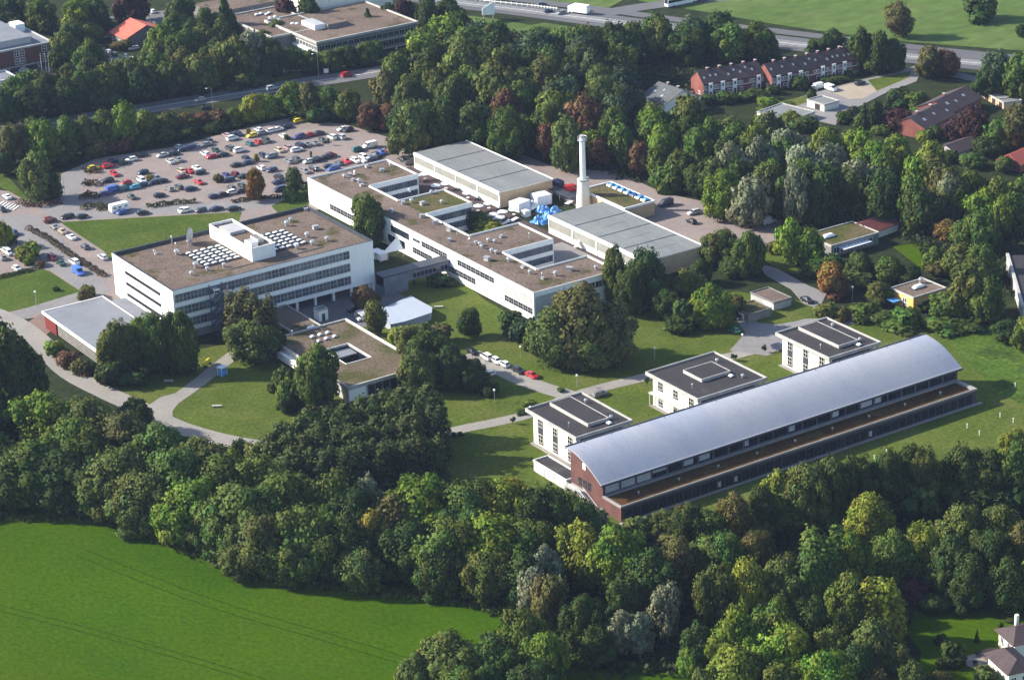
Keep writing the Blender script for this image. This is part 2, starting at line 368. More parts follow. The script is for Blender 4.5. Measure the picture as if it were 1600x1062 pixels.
sheet('far_field', [(840, -80), (1800, -80), (1800, 92), (1600, 80), (1420, 66), (1290, 50), (1210, 38), (1120, 22), (1000, 2)], 'far_grass')
sheet('far_field', [(760, -60), (1010, -20), (950, 14), (880, 6), (800, -3)], 'far_grass')
sheet('verge', [(690, 20), (770, 30), (830, 40), (850, 36), (1000, 60), (900, 60), (700, 50)], 'far_grass')
ribbon('motorway', [(560, -22), (700, 3), (800, 14), (900, 27), (1050, 47), (1210, 66), (1420, 89), (1600, 106), (1800, 124)], 17, 'motorway_grey')
ribbon('motorway', [(640, -26), (760, -6), (860, 6), (960, 18), (1050, 31), (1210, 49), (1420, 74), (1600, 92), (1800, 112)], 6.5, 'motorway_grey')
ribbon('motorway', [(900, 30), (985, 14), (1060, 4), (1140, -4), (1300, -22)], 10, 'motorway_grey')
ribbon('road_marking', [(560, -22), (700, 3), (800, 14), (900, 27), (1050, 47), (1210, 66), (1420, 89), (1600, 106), (1800, 124)], .45, 'line_white')
for k in (3.6, 7.4, -3.6, -7.4):
    d = k*1.1
    ribbon('road_marking', [(560, -22+d*.42), (700, 3+d*.42), (800, 14+d*.42), (900, 27+d*.42), (1050, 47+d*.42), (1210, 66+d*.42), (1420, 89+d*.42), (1600, 106+d*.42), (1800, 124+d*.42)], .2, 'line_white')
sheet('housing_road', [(1185, 166), (1230, 158), (1300, 138), (1352, 124), (1400, 114), (1428, 104), (1440, 112), (1432, 128), (1380, 148), (1345, 166), (1316, 178), (1306, 196), (1280, 190), (1262, 176)], 'road_pale')
sheet('sand_pad', [(1302, 146), (1312, 136), (1350, 128), (1372, 142), (1350, 154), (1326, 156)], 'sand_pale')
sheet('lawn', [(1356, 126), (1424, 112), (1420, 122), (1370, 143)], 'lawn_grass')
sheet('lawn', [(1180, 170), (1240, 155), (1262, 150), (1275, 156), (1240, 168), (1210, 180)], 'lawn_grass')
sheet('garden_lawn', [(1318, 190), (1350, 178), (1372, 188), (1345, 202)], 'lawn_grass')
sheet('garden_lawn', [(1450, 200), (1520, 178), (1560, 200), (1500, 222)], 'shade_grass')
ribbon('housing_road', [(1440, 108), (1485, 116), (1540, 128), (1600, 150)], 6, 'asphalt_grey')
sheet('parking_surface', [(0, 122), (60, 98), (105, 92), (150, 108), (90, 122)], 'asphalt_grey')
sheet('parking_surface', [(150, 75), (205, 92), (215, 104), (190, 106), (160, 92), (140, 82)], 'road_pale')
sheet('parking_surface', [(150, 30), (250, 18), (330, 8), (330, 25), (260, 40), (220, 45), (180, 30)], 'asphalt_grey')
sheet('garden_lawn', [(1395, 960), (1440, 930), (1500, 915), (1640, 905), (1640, 1120), (1420, 1100), (1440, 1020)], 'meadow_grass')
# zebra crossing, by the far left lane
for i in range(6):
    a = at(2+4.6*i, 318+1.5*i); LAYER[0] += .0
    MB().box(-.28, .28, -1.9, 1.9, 0, LAYER[0]+.004, 'line_white').build('crossing_stripe', None, (a.x, a.y, 0), R_(-52))['kind'] = 'structure'

# ------------------------------------------------------------------ buildings
def skylight_meshes(w, d, h, dome='white_paint'):
    def mk():
        a = MB(); a.box(-w/2-.12, w/2+.12, -d/2-.12, d/2+.12, 0, .28, 'dark_metal')
        b = MB(); n = 5; v = []; f = []
        for i in range(n+1):
            for j in range(n+1):
                u, t = i/n*2-1, j/n*2-1
                z = .28+h*(1-u**6)*(1-t**6)
                v.append((u*w/2, t*d/2, z))
        for i in range(n):
            for j in range(n): f.append((i*(n+1)+j, (i+1)*(n+1)+j, (i+1)*(n+1)+j+1, i*(n+1)+j+1))
        b.mesh(v, f, dome); m = b.data('dome'); m.polygons.foreach_set('use_smooth', [True]*len(m.polygons))
        return a.data('skylight'), m
    return cached(('sky', w, d, h, dome), mk)
def skylight(parent, x, y, z, w=1.5, d=1.1, h=.3, dome='white_paint', label=None):
    a, b = skylight_meshes(w, d, h, dome)
    o = inst('skylight', a, parent, (x, y, z)); inst('dome', b, o); return o
def vent_mesh(k):
    def mk():
        b = MB()
        if k == 0:
            b.tube([(0, 0, 0), (0, 0, .8), (0, 0, .85), (0, 0, 1.25)], [.32, .32, .6, .45], 'bright_metal', 10)
        elif k == 1:
            b.box(-.55, .55, -.4, .4, 0, .7, 'light_concrete'); b.box(-.65, .65, -.5, .5, .7, .82, 'bright_metal')
        elif k == 2:
            b.tube([(0, 0, 0), (0, 0, 1.7)], [.12, .12], 'bright_metal', 8); b.tube([(0, 0, 1.6), (0, 0, 1.9)], [.3, .05], 'bright_metal', 8)
        else:
            b.tube([(0, 0, 0), (0, 0, .6), (.1, 0, .95), (.5, 0, 1.05)], [.28, .28, .3, .36], 'white_paint', 10)
        return b.data('roof_vent')
    return cached(('vent', k), mk)
def vent(parent, x, y, z, k=0, s=1.0):
    return inst('roof_vent', vent_mesh(k), parent, (x, y, z), random.uniform(0, 6), (s, s, s))
def rel(o, px, py, z):
    p = at(px, py, z); return p.x-o.location.x, p.y-o.location.y

# ---- the four storey office block
ob = empty('office_block', 'largest white office block with long window bands and a penthouse on its roof', 'building', (-70, 48.5, 0))
L_, D_, H_ = 64.8, 39.0, 15.8
b = MB(); b.box(0, L_, 0, D_, 2.9, 14.85, 'white_paint', 'roof_gravel'); b.build('wall', ob)
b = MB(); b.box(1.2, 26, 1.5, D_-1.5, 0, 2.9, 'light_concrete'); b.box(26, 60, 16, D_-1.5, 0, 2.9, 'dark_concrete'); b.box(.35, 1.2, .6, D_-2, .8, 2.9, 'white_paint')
b.build('ground_storey', ob)
b = MB(); b.parapet(-.04, L_+.04, -.04, D_+.04, 14.4, H_, .4, 'white_paint'); b.build('parapet', ob)
b = MB(); b.parapet(-.08, L_+.08, -.08, D_+.08, H_, H_+.07, .5, 'dark_metal'); b.build('roof_edge', ob)
for z in (12.0, 8.1, 4.2):
    b = MB(); b.box(.5, 56.8, -.03, .02, z-.05, z+2.55, 'blue_grey_metal'); wb = b.build('window_band', ob)
    for i in range(24):
        x = .7+2.34*(i+.5)
        if 11.2 < x < 15.6: continue
        o = window(wb, 'S', x, -.03, z, 2.2, 2.5, 2, 2, 'grey_panel', 'glass_blue', fw=.1)
for z in (11.7, 8.3, 4.9):
    b = MB(); b.box(-.02, .05, 8, 31, z, z+1.1, 'dark_metal'); st = b.build('slit_window', ob)
    for i in range(12):
        window(st, 'W', -.02, 8.9+1.92*i, z+.08, 1.5, .95, 2, 1, 'dark_metal', 'glass_dark', 'window', .07)
for i in range(7):
    for yy in (1.0, 13.0):
        x = 27+6.05*i
        if x < 64.5: MB().box(-.35, .35, -.35, .35, 0, 2.9, 'white_paint').build('pillar', ob, (x, yy, 0))
MB().box(64.0, 64.7, .1, .7, 0, 2.9, 'white_paint').build('pillar', ob)
# penthouse
ph = MB(); ph.box(29.8, 37.4, 8.6, 35, 14.85, 18.2, 'white_paint', 'roof_gravel'); ph = ph.build('penthouse', ob)
MB().parapet(29.78, 37.42, 8.58, 35.02, 18.2, 19.0, .25, 'white_paint').build('parapet', ph)
MB().box(31, 33.2, 11, 15, 18.2, 19.5, 'white_paint', 'grey_panel').build('rooflight', ph)
MB().box(34.4, 36.2, 13, 18, 18.2, 19.3, 'light_concrete', 'dark_concrete').build('plant_box', ph)
MB().box(31, 36, 24, 31, 18.2, 19.1, 'grey_panel').build('plant_box', ph)
for (x0, x1, y0, y1) in ((16.9, 29.0, 13.0, 27.6), (38.2, 50.2, 11.4, 27.4)):
    MB().box(x0, x1, y0, y1, 14.85, 14.98, 'timber_dark').build('skylight_deck', ob)
for i in range(5):
    for j in range(6):
        skylight(ob, 18.2+2.38*i, 14.3+2.35*j, 14.98, 1.72, .98, .24)
        if not (i == 0 and j > 3): skylight(ob, 39.5+2.36*i, 12.9+2.55*j, 14.98, 1.72, 1.05, .24)
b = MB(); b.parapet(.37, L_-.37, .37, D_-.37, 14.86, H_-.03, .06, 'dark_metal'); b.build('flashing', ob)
for (px, py, k, s) in [(243, 397, 3, 1.1), (276, 398, 0, 1.3), (275, 388, 2, 1), (306, 418, 0, 1.4), (324, 423, 0, 1.0), (299, 430, 0, 1.0), (350, 417, 0, 1.0), (493, 358, 1, 1.4), (511, 377, 0, 1.2), (488, 383, 0, 1.2), (464, 389, 0, 1.2), (454, 346, 0, 1.0), (448, 353, 0, 1.3), (480, 371, 0, 1.3), (294, 386, 2, 1.2), (269, 381, 2, 1.4), (478, 329, 1, 1)]:
    x, y = rel(ob, px, py, 14.85); vent(ob, x, y, 14.85, k, s)
x, y = rel(ob, 300, 381, 14.85)
b = MB(); v = []; f = []
for i in range(5):
    for j in range(14):
        r = .6*i; a = 2*math.pi*j/14; v.append((r*math.cos(a), .09*r*r, r*math.sin(a)))
for i in range(4):
    for j in range(14): f.append((i*14+j, i*14+(j+1) % 14, (i+1)*14+(j+1) % 14, (i+1)*14+j))
b.mesh(v, f, 'grey_panel'); b.tube([(0, .1, -3.0), (0, .1, 0)], [.22, .16], 'bright_metal', 8); b.tube([(0, 0, 0), (0, .9, 0)], [.04, .04], 'bright_metal', 6)
dish = b.build('satellite_dish', ob, (x, y, 17.4), R_(40))
# lines of cable trunking on the roof
b = MB(); b.box(22, 29.5, 7.2, 7.4, 14.85, 15.0, 'dark_metal'); b.box(38, 52, 6.2, 6.5, 14.85, 15.0, 'dark_metal'); b.build('cable_tray', ob)
# stair tower on the shaded front
es = MB()
for (x, y) in ((11.3, -3.4), (15.3, -3.4), (11.3, -.15), (15.3, -.15)): es.box(x-.12, x+.12, y-.12, y+.12, 0, 14.9, 'blue_grey_metal')
for k in range(8):
    z = 1.7+1.75*k
    x0, x1 = (11.4, 13.2) if k % 2 else (13.4, 15.2)
    es.box(x0, x1, -3.3, -.2, z, z+.12, 'blue_grey_metal')
for k in range(7):
    z = 1.8+1.75*k
    s = 1 if k % 2 else -1
    a = (13.3-1.5*s, z); c = (13.3+1.5*s, z+1.75)
    for y in (-2.9, -1.2):
        es.mesh([(a[0], y, a[1]), (a[0], y+1.1, a[1]), (c[0], y+1.1, c[1]), (c[0], y, c[1]), (a[0], y, a[1]-.18), (a[0], y+1.1, a[1]-.18), (c[0], y+1.1, c[1]-.18), (c[0], y, c[1]-.18)], [(0, 1, 2, 3), (7, 6, 5, 4), (0, 4, 5, 1), (1, 5, 6, 2), (2, 6, 7, 3), (3, 7, 4, 0)], 'blue_grey_metal')
    for zz in (z+.6, z+1.1): es.box(11.3, 15.3, -3.45, -3.38, zz, zz+.07, 'bright_metal')
es.build('stair_tower', ob)

# ---- lecture hall with the pale grey roof
lh = empty('lecture_hall', 'low hall with a pale grey flat roof, louvred side and dark red end wall', 'building', (-95, 44.5, 0))
b = MB(); b.box(1, 18.4, .6, 38, 0, 4.4, 'light_concrete'); b.build('wall', lh)
b = MB(); b.prism([(0, 0), (19.0, 0), (19.0, 38.8), (0, 38.8)], 4.4, 5.0, 'white_paint', 'roof_grey_blue'); b.parapet(-.1, 19.1, -.1, 38.9, 4.35, 5.12, .3, 'white_paint'); b.build('roof', lh)
b = MB(); b.box(19.1, 24.6, 4, 36, 0, 4.2, 'light_concrete', 'roof_grey_blue'); b.build('side_wing', lh)
b = MB(); b.box(.4, 1, 30.6, 38.3, 0, 4.4, 'red_paint'); b.build('end_wall', lh)
b = MB()
for k in range(7): b.box(.7, .8, .8, 30.2, .4+.56*k, .50+.56*k, 'light_concrete')
b.box(.8, .98, .8, 30.3, 0.1, 4.4, 'timber_dark'); b.build('louvre_screen', lh)

# ---- canteen with the light well
ca = empty('canteen_building', 'low flat roofed canteen with a square light well and mossy gravel roof', 'building', (-52.4, -17.1, 0))
b = MB()
for (x0, x1, y0, y1) in ((0, 23.6, 26.6, 42.2), (0, 8, 14.6, 26.6), (15.4, 23.6, 14.6, 26.6), (0, 23.6, 0, 14.6)):
    b.box(x0, x1, y0, y1, 0, 4.15, 'light_concrete', 'roof_moss')
b.build('wall', ca)
b = MB(); b.parapet(-.25, 23.85, -.25, 42.45, 3.6, 4.55, .5, 'light_concrete'); b.parapet(7.7, 15.7, 14.3, 26.9, 3.95, 4.28, .16, 'white_paint'); b.build('parapet', ca)
b = MB(); b.box(23.6, 23.9, 4, 42, 3.5, 4.7, 'white_paint'); b.build('roof_edge', ca)
b = MB(); b.box(8, 15.4, 14.6, 26.6, .05, .12, 'asphalt_grey'); b.box(8.02, 15.38, 26.45, 26.58, .6, 3.7, 'glass_dark'); b.box(15.25, 15.38, 14.8, 26.4, .6, 3.7, 'glass_dark'); b.build('light_well', ca)
MB().box(8, 15.4, 21.5, 26.6, 2.9, 3.2, 'roof_grey_blue').build('well_roof', ca)
MB().box(.1, 5.4, -.06, -.01, .3, 3.4, 'white_paint').build('wall_panel', ca)
for i in range(7): window(ca, 'S', 7.0+2.3*i, 0, .4, 2.1, 3.0, 1, 1, 'dark_metal', 'glass_dark')
for i in range(8): window(ca, 'W', 0, 26+2.0*i, .8, 1.8, 2.4, 2, 1, 'white_paint', 'glass_dark')
b = MB()
for k in range(3): b.box(-1.6, -.3, 21, 42, 1.2+.9*k, 1.32+.9*k, 'white_paint')
b.build('sun_screen', ca)
for (px, py, w) in [(486, 512, 2.6), (488, 527, 1.3), (500, 524, 1.3), (512, 521, 1.3), (498, 534, 1.3), (510, 530, 1.3), (523, 526.5, 1.3)]:
    x, y = rel(ca, px, py, 4.2); skylight(ca, x, y, 4.15, w, 1.1, .4)
x, y = rel(ca, 457, 525, 4.2); vent(ca, x, y, 4.15, 2)
lk = empty('link_wing', 'low brown roofed wing running under the front of the office block', 'building', (-44, 26.2, 0))
b = MB(); b.box(0, 8.6, 0, 21.6, 0, 3.3, 'dark_concrete', 'roof_gravel'); b.build('wall', lk)
MB().parapet(-.2, 8.8, -.2, 21.6, 2.9, 3.6, .35, 'light_concrete').build('parapet', lk)
for i in range(6): window(lk, 'W', 0, 2+3*i, .7, 2.2, 2.0, 2, 1, 'dark_metal', 'glass_dark')
kb = empty('kiosk_box', 'white box shaped kiosk with a sunk roof below the office block', 'kiosk', tuple(at(502, 499)[:2])+(0,))
b = MB(); b.box(-1.5, 1.5, -1.5, 1.5, 0, 3.3, 'white_paint', 'dark_concrete'); b.build('wall', kb)
MB().parapet(-1.55, 1.55, -1.55, 1.55, 3.2, 3.6, .25, 'bright_metal').build('parapet', kb)
MB().box(-.5, .5, -1.56, -1.5, .1, 2.3, 'dark_metal').build('door', kb)

# ---- white marquee, frame tents and the covered bridge
tt = empty('marquee', 'large flat white marquee on the lawn beside the office block', 'tent', (-18.3, 17.6, 0))
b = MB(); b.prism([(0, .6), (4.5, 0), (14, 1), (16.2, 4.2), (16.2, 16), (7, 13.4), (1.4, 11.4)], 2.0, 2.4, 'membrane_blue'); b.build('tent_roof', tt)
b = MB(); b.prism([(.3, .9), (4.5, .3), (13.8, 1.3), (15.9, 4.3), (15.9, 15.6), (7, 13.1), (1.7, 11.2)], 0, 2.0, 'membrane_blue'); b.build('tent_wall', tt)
MB().box(-2.5, 5.4, 11.6, 15.6, 2.0, 2.2, 'grey_panel').build('canopy', tt)
for (x, y) in ((-2.3, 15.4), (-2.3, 11.8), (5.2, 15.4)): MB().box(x-.08, x+.08, y-.08, y+.08, 0, 2.6, 'bright_metal').build('post', tt)
br = empty('covered_bridge', 'dark covered walkway bridging from the office block to the long building', 'bridge', (-5.2, 43.6, 0))
b = MB(); b.box(0, 22.9, 0, 4.2, 2.6, 5.6, 'blue_grey_metal', 'dark_concrete'); b.box(0, 8, -.6, 4.6, 0, 5.5, 'blue_grey_metal', 'dark_concrete'); b.build('wall', br)
b = MB(); b.box(-.2, 22.9, -.25, 4.45, 5.6, 5.9, 'dark_metal'); b.build('roof', br)
for i in range(9): window(br, 'S', 10.6+1.36*i, 0, 3.2, 1.2, 1.5, 1, 1, 'blue_grey_metal', 'glass_dark')
for i in range(3): MB().box(-.25, .25, -.25, .25, 0, 2.6, 'dark_metal').build('pillar', br, (11.6+4.6*i, 2.1, 0))
p = at(611, 402)
sail = empty('tent_sail', 'pointed white awning sail between the office block and long building', 'awning', (p.x, p.y, 0))
MB().mesh([(-4, -1.6, 2.6), (3.6, 1.5, 5.6), (3.3, -1.8, 2.4), (-4, -1.6, 2.5), (3.6, 1.5, 5.5), (3.3, -1.8, 2.3)], [(0, 2, 1), (3, 4, 5), (0, 1, 4, 3), (1, 2, 5, 4), (2, 0, 3, 5)], 'tent_white').build('sail_cloth', sail)
for (x, y, h) in ((3.6, 1.5, 5.8), (-4, -1.6, 2.7), (3.3, -1.8, 2.6)): MB().tube([(x, y, 0), (x, y, h)], [.09, .07], 'bright_metal', 8).build('mast', sail)
for i, (px, py, lab) in enumerate([(589, 404, 'white cube shaped frame tent touching the office block corner'), (597, 407, 'white cube shaped frame tent beside the pointed awning')]):
    p = at(px, py)
    ft = empty('frame_tent', lab, 'tent', (p.x, p.y, 0), 0, 'frame tents by the office block')
    MB().box(-1.3, 1.3, -1.3, 1.3, .4, 2.6, 'tent_white').build('tent_wall', ft)
    MB().mesh([(-1.5, -1.5, 2.6), (1.5, -1.5, 2.6), (1.5, 1.5, 2.6), (-1.5, 1.5, 2.6), (0, 0, 3.4)], [(0, 1, 4), (1, 2, 4), (2, 3, 4), (3, 0, 4), (3, 2, 1, 0)], 'tent_white').build('tent_roof', ft)
    for (x, y) in ((-1.4, -1.4), (1.4, -1.4), (1.4, 1.4), (-1.4, 1.4)): MB().box(x-.06, x+.06, y-.06, y+.06, 0, 2.7, 'bright_metal').build('post', ft)

# ---- long two storey building with four wings
lb = empty('long_building', 'long white two storey building whose four wings enclose paved courtyards', 'building', (17.7, -.8, 0))
LY = 129.6
rects = [(0, 11.7, 0, LY), (11.7, 29.7, 110.1, LY), (11.7, 28.4, 76.0, 92.4), (11.7, 29.5, 33.1, 51.6), (11.7, 29.4, 0, 15.4)]
b = MB()
for k, (x0, x1, y0, y1) in enumerate(rects):
    b.box(x0, x1, y0, y1, 1.2, 8.5, 'white_paint', 'roof_green' if k == 2 else 'roof_gravel')
b.build('wall', lb)
b = MB()
for (x0, x1, y0, y1) in rects: b.box(x0+(.15 if x0 == 0 else -.1), x1-.15, y0+.15, y1-.15, 0, 1.25, 'cream_paint')
b.build('plinth', lb)
b = MB(); t = .42
# rim following the outline
out = [(0, 0), (29.4, 0), (29.4, 15.4), (11.7, 15.4), (11.7, 33.1), (29.5, 33.1), (29.5, 51.6), (11.7, 51.6), (11.7, 76.0), (28.4, 76.0), (28.4, 92.4), (11.7, 92.4), (11.7, 110.1), (29.7, 110.1), (29.7, LY), (0, LY)]
for i in range(len(out)):
    (xa, ya), (xb, yb) = out[i], out[(i+1) % len(out)]
    dx, dy = xb-xa, yb-ya; Ln = math.hypot(dx, dy); dx /= Ln; dy /= Ln; nx_, ny_ = -dy, dx
    e = .03
    q = [(xa-nx_*e, ya-ny_*e), (xb-nx_*e, yb-ny_*e), (xb+nx_*t, yb+ny_*t), (xa+nx_*t, ya+ny_*t)]
    b.prism(q, 7.7+.002*i, 8.95+.003*i, 'white_paint', 'light_concrete')
b.build('parapet', lb)
def wrow(side, coords, z, w, h, nx=2, nz=2, frame='grey_panel', glass='glass_dark', fw=.07):
    for (x, y) in coords: window(lb, side, x, y, z, w, h, nx, nz, frame, glass, 'window', fw)
def span(a, c, n): return [a+(c-a)*(i+.5)/n for i in range(n)]
w0 = .8
wrow('W', [(0, y+w0) for y in span(19.5, 39.3, 8)], 5.55, 2.25, 1.8)
wrow('W', [(0, y+w0) for y in span(44.9, 59.4, 6)], 5.55, 2.25, 1.8)
wrow('W', [(0, y+w0) for y in span(60.2, 64.4, 2)], 6.0, 1.9, 1.0, 2, 1)
wrow('W', [(0, y+w0) for y in span(29.6, 47.4, 8)], 2.1, 2.1, 1.9)
wrow('W', [(0, y+w0) for y in span(53.6, 64.6, 5)], 2.1, 2.1, 1.9)
wrow('W', [(0, y+w0) for y in span(-.2, 14.4, 6)], 2.1, 2.2, 1.9)
wrow('W', [(0, y+w0) for y in span(97, 115, 8)], 2.1, 2.1, 1.9)
MB().box(-.03, .02, 67.3, 78, 5.3, 7.4, 'glass_dark').build('glazed_strip', lb)
MB().box(-.03, .02, 70, 80, 1.6, 4.0, 'glass_dark').build('glazed_strip', lb)
MB().box(-.03, .02, .6, 14.9, 5.0, 7.6, 'grey_panel').build('wall_panel', lb)
MB().box(-.03, .02, 94, 126, 5.55, 5.8, 'dark_metal').build('wall_strip', lb)
for y in (40.5, 43.0, 16.5, 20, 22.5): MB().box(-.03, .02, y, y+1.9, 5.3 if y > 30 else 2.0, 7.3 if y > 30 else 4.0, 'white_paint').build('shutter_panel', lb)
MB().box(-.04, .02, 39.9+.8, 41+.8, 5.2, 5.3, 'grey_panel').build('wall_strip', lb)
for (x0, x1, y) in ((12.4, 29.4, 110.1), (12.2, 28.2, 76.0), (12.2, 29.2, 33.1)):
    for z in (5.3, 1.9):
        m = MB(); m.box(x0-.2, x1, y-.03, y+.02, z-.05, z+2.05, 'blue_grey_metal'); bnd = m.build('window_band', lb)
        for xx in span(x0, x1-.3, 7): window(bnd, 'S', xx, y-.03, z, 2.2, 2.0, 2, 1, 'blue_grey_metal', 'glass_blue', fw=.1)
for xx in span(9, 28.5, 8): window(lb, 'S', xx, 0, 5.3, 2.2, 1.9, 2, 1, 'grey_panel', 'glass_dark')
MB().box(.5, 8, -.04, .01, 1.3, 7.5, 'grey_panel').build('wall_panel', lb)
for (px, py, k, s) in [(546, 275, 1, 1.2), (551, 283, 1, 1), (554, 273, 3, 1), (561, 286, 0, 1.2), (565, 291, 1, 1), (538, 278, 0, 1), (630, 319, 1, 1.2), (643, 317, 0, 1.1), (660, 320, 1, 1.3), (660, 340, 1, 1.3), (681, 350, 1, 1.4), (702, 361, 1, 1.3), (714, 368, 2, 1.2), (702, 377, 1, 1.1), (734, 383, 2, 1.3), (744, 382, 0, 1), (750, 384, 0, 1), (753, 388, 0, 1), (763, 378, 0, 1), (773, 380, 0, 1), (768, 395, 0, 1.1), (775, 397, 0, 1), (761, 407, 1, 1.5), (795, 409, 0, 1.2), (817, 419, 1, 1), (826, 424, 2, 1.1), (828, 428, 0, 1), (847, 435, 2, 1), (868, 431, 0, 1.2), (890, 423, 1, 1.5), (931, 421, 0, 1), (848, 436, 1, .8), (612, 333, 0, 1.2), (674, 303, 0, 1), (690, 318, 0, 1), (640, 300, 0, 1), (597, 268, 1, 1.2), (827, 373, 2, 1.1), (783, 371, 1, 1), (610, 260, 0, 1), (573, 262, 1, 1)]:
    x, y = rel(lb, px, py, 8.5); vent(lb, x, y, 8.5, k, s)

# ---- two workshop halls
def hall(lab, x, y, lx, ly, h, nb, seams):
    o = empty('workshop_hall', lab, 'building', (x, y, 0), 0, 'grey roofed workshop halls')
    b = MB(); b.box(.3, lx, 0, ly, 0, h-.35, 'tan_brick'); b.build('wall', o)
    b = MB(); b.box(-.25, lx+.15, -.15, ly+.15, h-.34, h, 'cream_paint', 'roof_felt_grey')
    b.box(-.3, .25, -.2, ly+.2, h-.9, h+.12, 'white_paint'); b.box(lx-.1, lx+.25, -.2, ly+.2, h-.3, h+.18, 'white_paint'); b.build('roof', o)
    b = MB(); b.box(.1, .3, .2, ly-.2, 0, 2.0, 'white_paint'); b.build('lower_wall', o)
    for i in range(nb):
        y0, y1 = ly*i/nb, ly*(i+1)/nb
        MB().box(.05, .32, y0+.25, y1-.25, 2.0, h-.9, 'glass_beige').build('clerestory', o)
        MB().box(-.1, .32, y0-.2, y0+.2, 0, h-.9, 'white_paint').build('pillar', o)
    MB().box(-.1, .32, ly-.2, ly+.1, 0, h-.9, 'white_paint').build('pillar', o)
    for k in range(1, nb):
        MB().box(1.0, lx-.4, ly*k/nb-.12, ly*k/nb+.12, h, h+.1, 'dark_metal').build('roof_seam', o)
    for k in range(seams):
        MB().box(lx*.35, lx*.75, ly*(k+.5)/nb-.08, ly*(k+.5)/nb+.08, h, h+.05, 'dark_concrete').build('roof_joint', o)
    return o
hall('workshop hall farther from the arched roof, nearest the big car park, four roof bays', 63.1, 86.2, 20.5, 51.4, 5.5, 4, 0)
hall('workshop hall in front of the chimney with three trees at its corner', 62.3, 6.2, 20.7, 50.8, 5.9, 4, 3)
# ---- flat mossy shed with the row of blue rooflights
gs = empty('flat_shed', 'flat shed with a mossy roof and a row of blue rooflights behind the chimney', 'building', (86, 50, 0))
b = MB(); b.box(0, 11.6, 0, 23.5, 0, 4.6, 'tan_brick', 'roof_green'); b.build('wall', gs)
MB().parapet(-.15, 11.75, -.15, 23.65, 4.3, 5.0, .3, 'white_paint').build('parapet', gs)
for i in range(7):
    o = skylight(gs, 10.2, 2.6+3.05*i, 4.6, 1.9, 1.9, .5, 'blue_plastic')
    MB().box(-1.5, -1.0, -1.0, 1.0, 0, .5, 'white_paint').build('sill', o)
# ---- chimney
p = at(912.5, 322)
ch = empty('chimney', 'tall pale chimney with a conical foot and a ringed top', 'chimney', (83.9, 69.2, 0))
MB().tube([(0, 0, 0), (0, 0, 9.4)], [2.5, 1.75], 'cream_paint', 28).build('foot', ch, smooth=False)
MB().tube([(0, 0, 9.4), (0, 0, 9.6), (0, 0, 10.0), (0, 0, 10.05)], [1.75, 1.95, 1.95, 1.2], 'light_concrete', 28).build('ring', ch)
MB().tube([(0, 0, 10.0), (0, 0, 23.6)], [.95, .85], 'white_paint', 24).build('shaft', ch)
b = MB(); b.tube([(0, 0, 22.6), (0, 0, 22.75)], [1.5, 1.5], 'bright_metal', 20); b.tube([(0, 0, 23.6), (0, 0, 24.3)], [.75, .8], 'light_concrete', 20)
for k in range(10):
    a = 2*math.pi*k/10; b.tube([(1.45*math.cos(a), 1.45*math.sin(a), 22.75), (1.45*math.cos(a), 1.45*math.sin(a), 23.9)], [.05, .05], 'bright_metal', 5)
b.tube([(1.45*math.cos(2*math.pi*k/20), 1.45*math.sin(2*math.pi*k/20), 23.85) for k in range(21)], [.06]*21, 'bright_metal', 5)
b.build('gallery', ch)
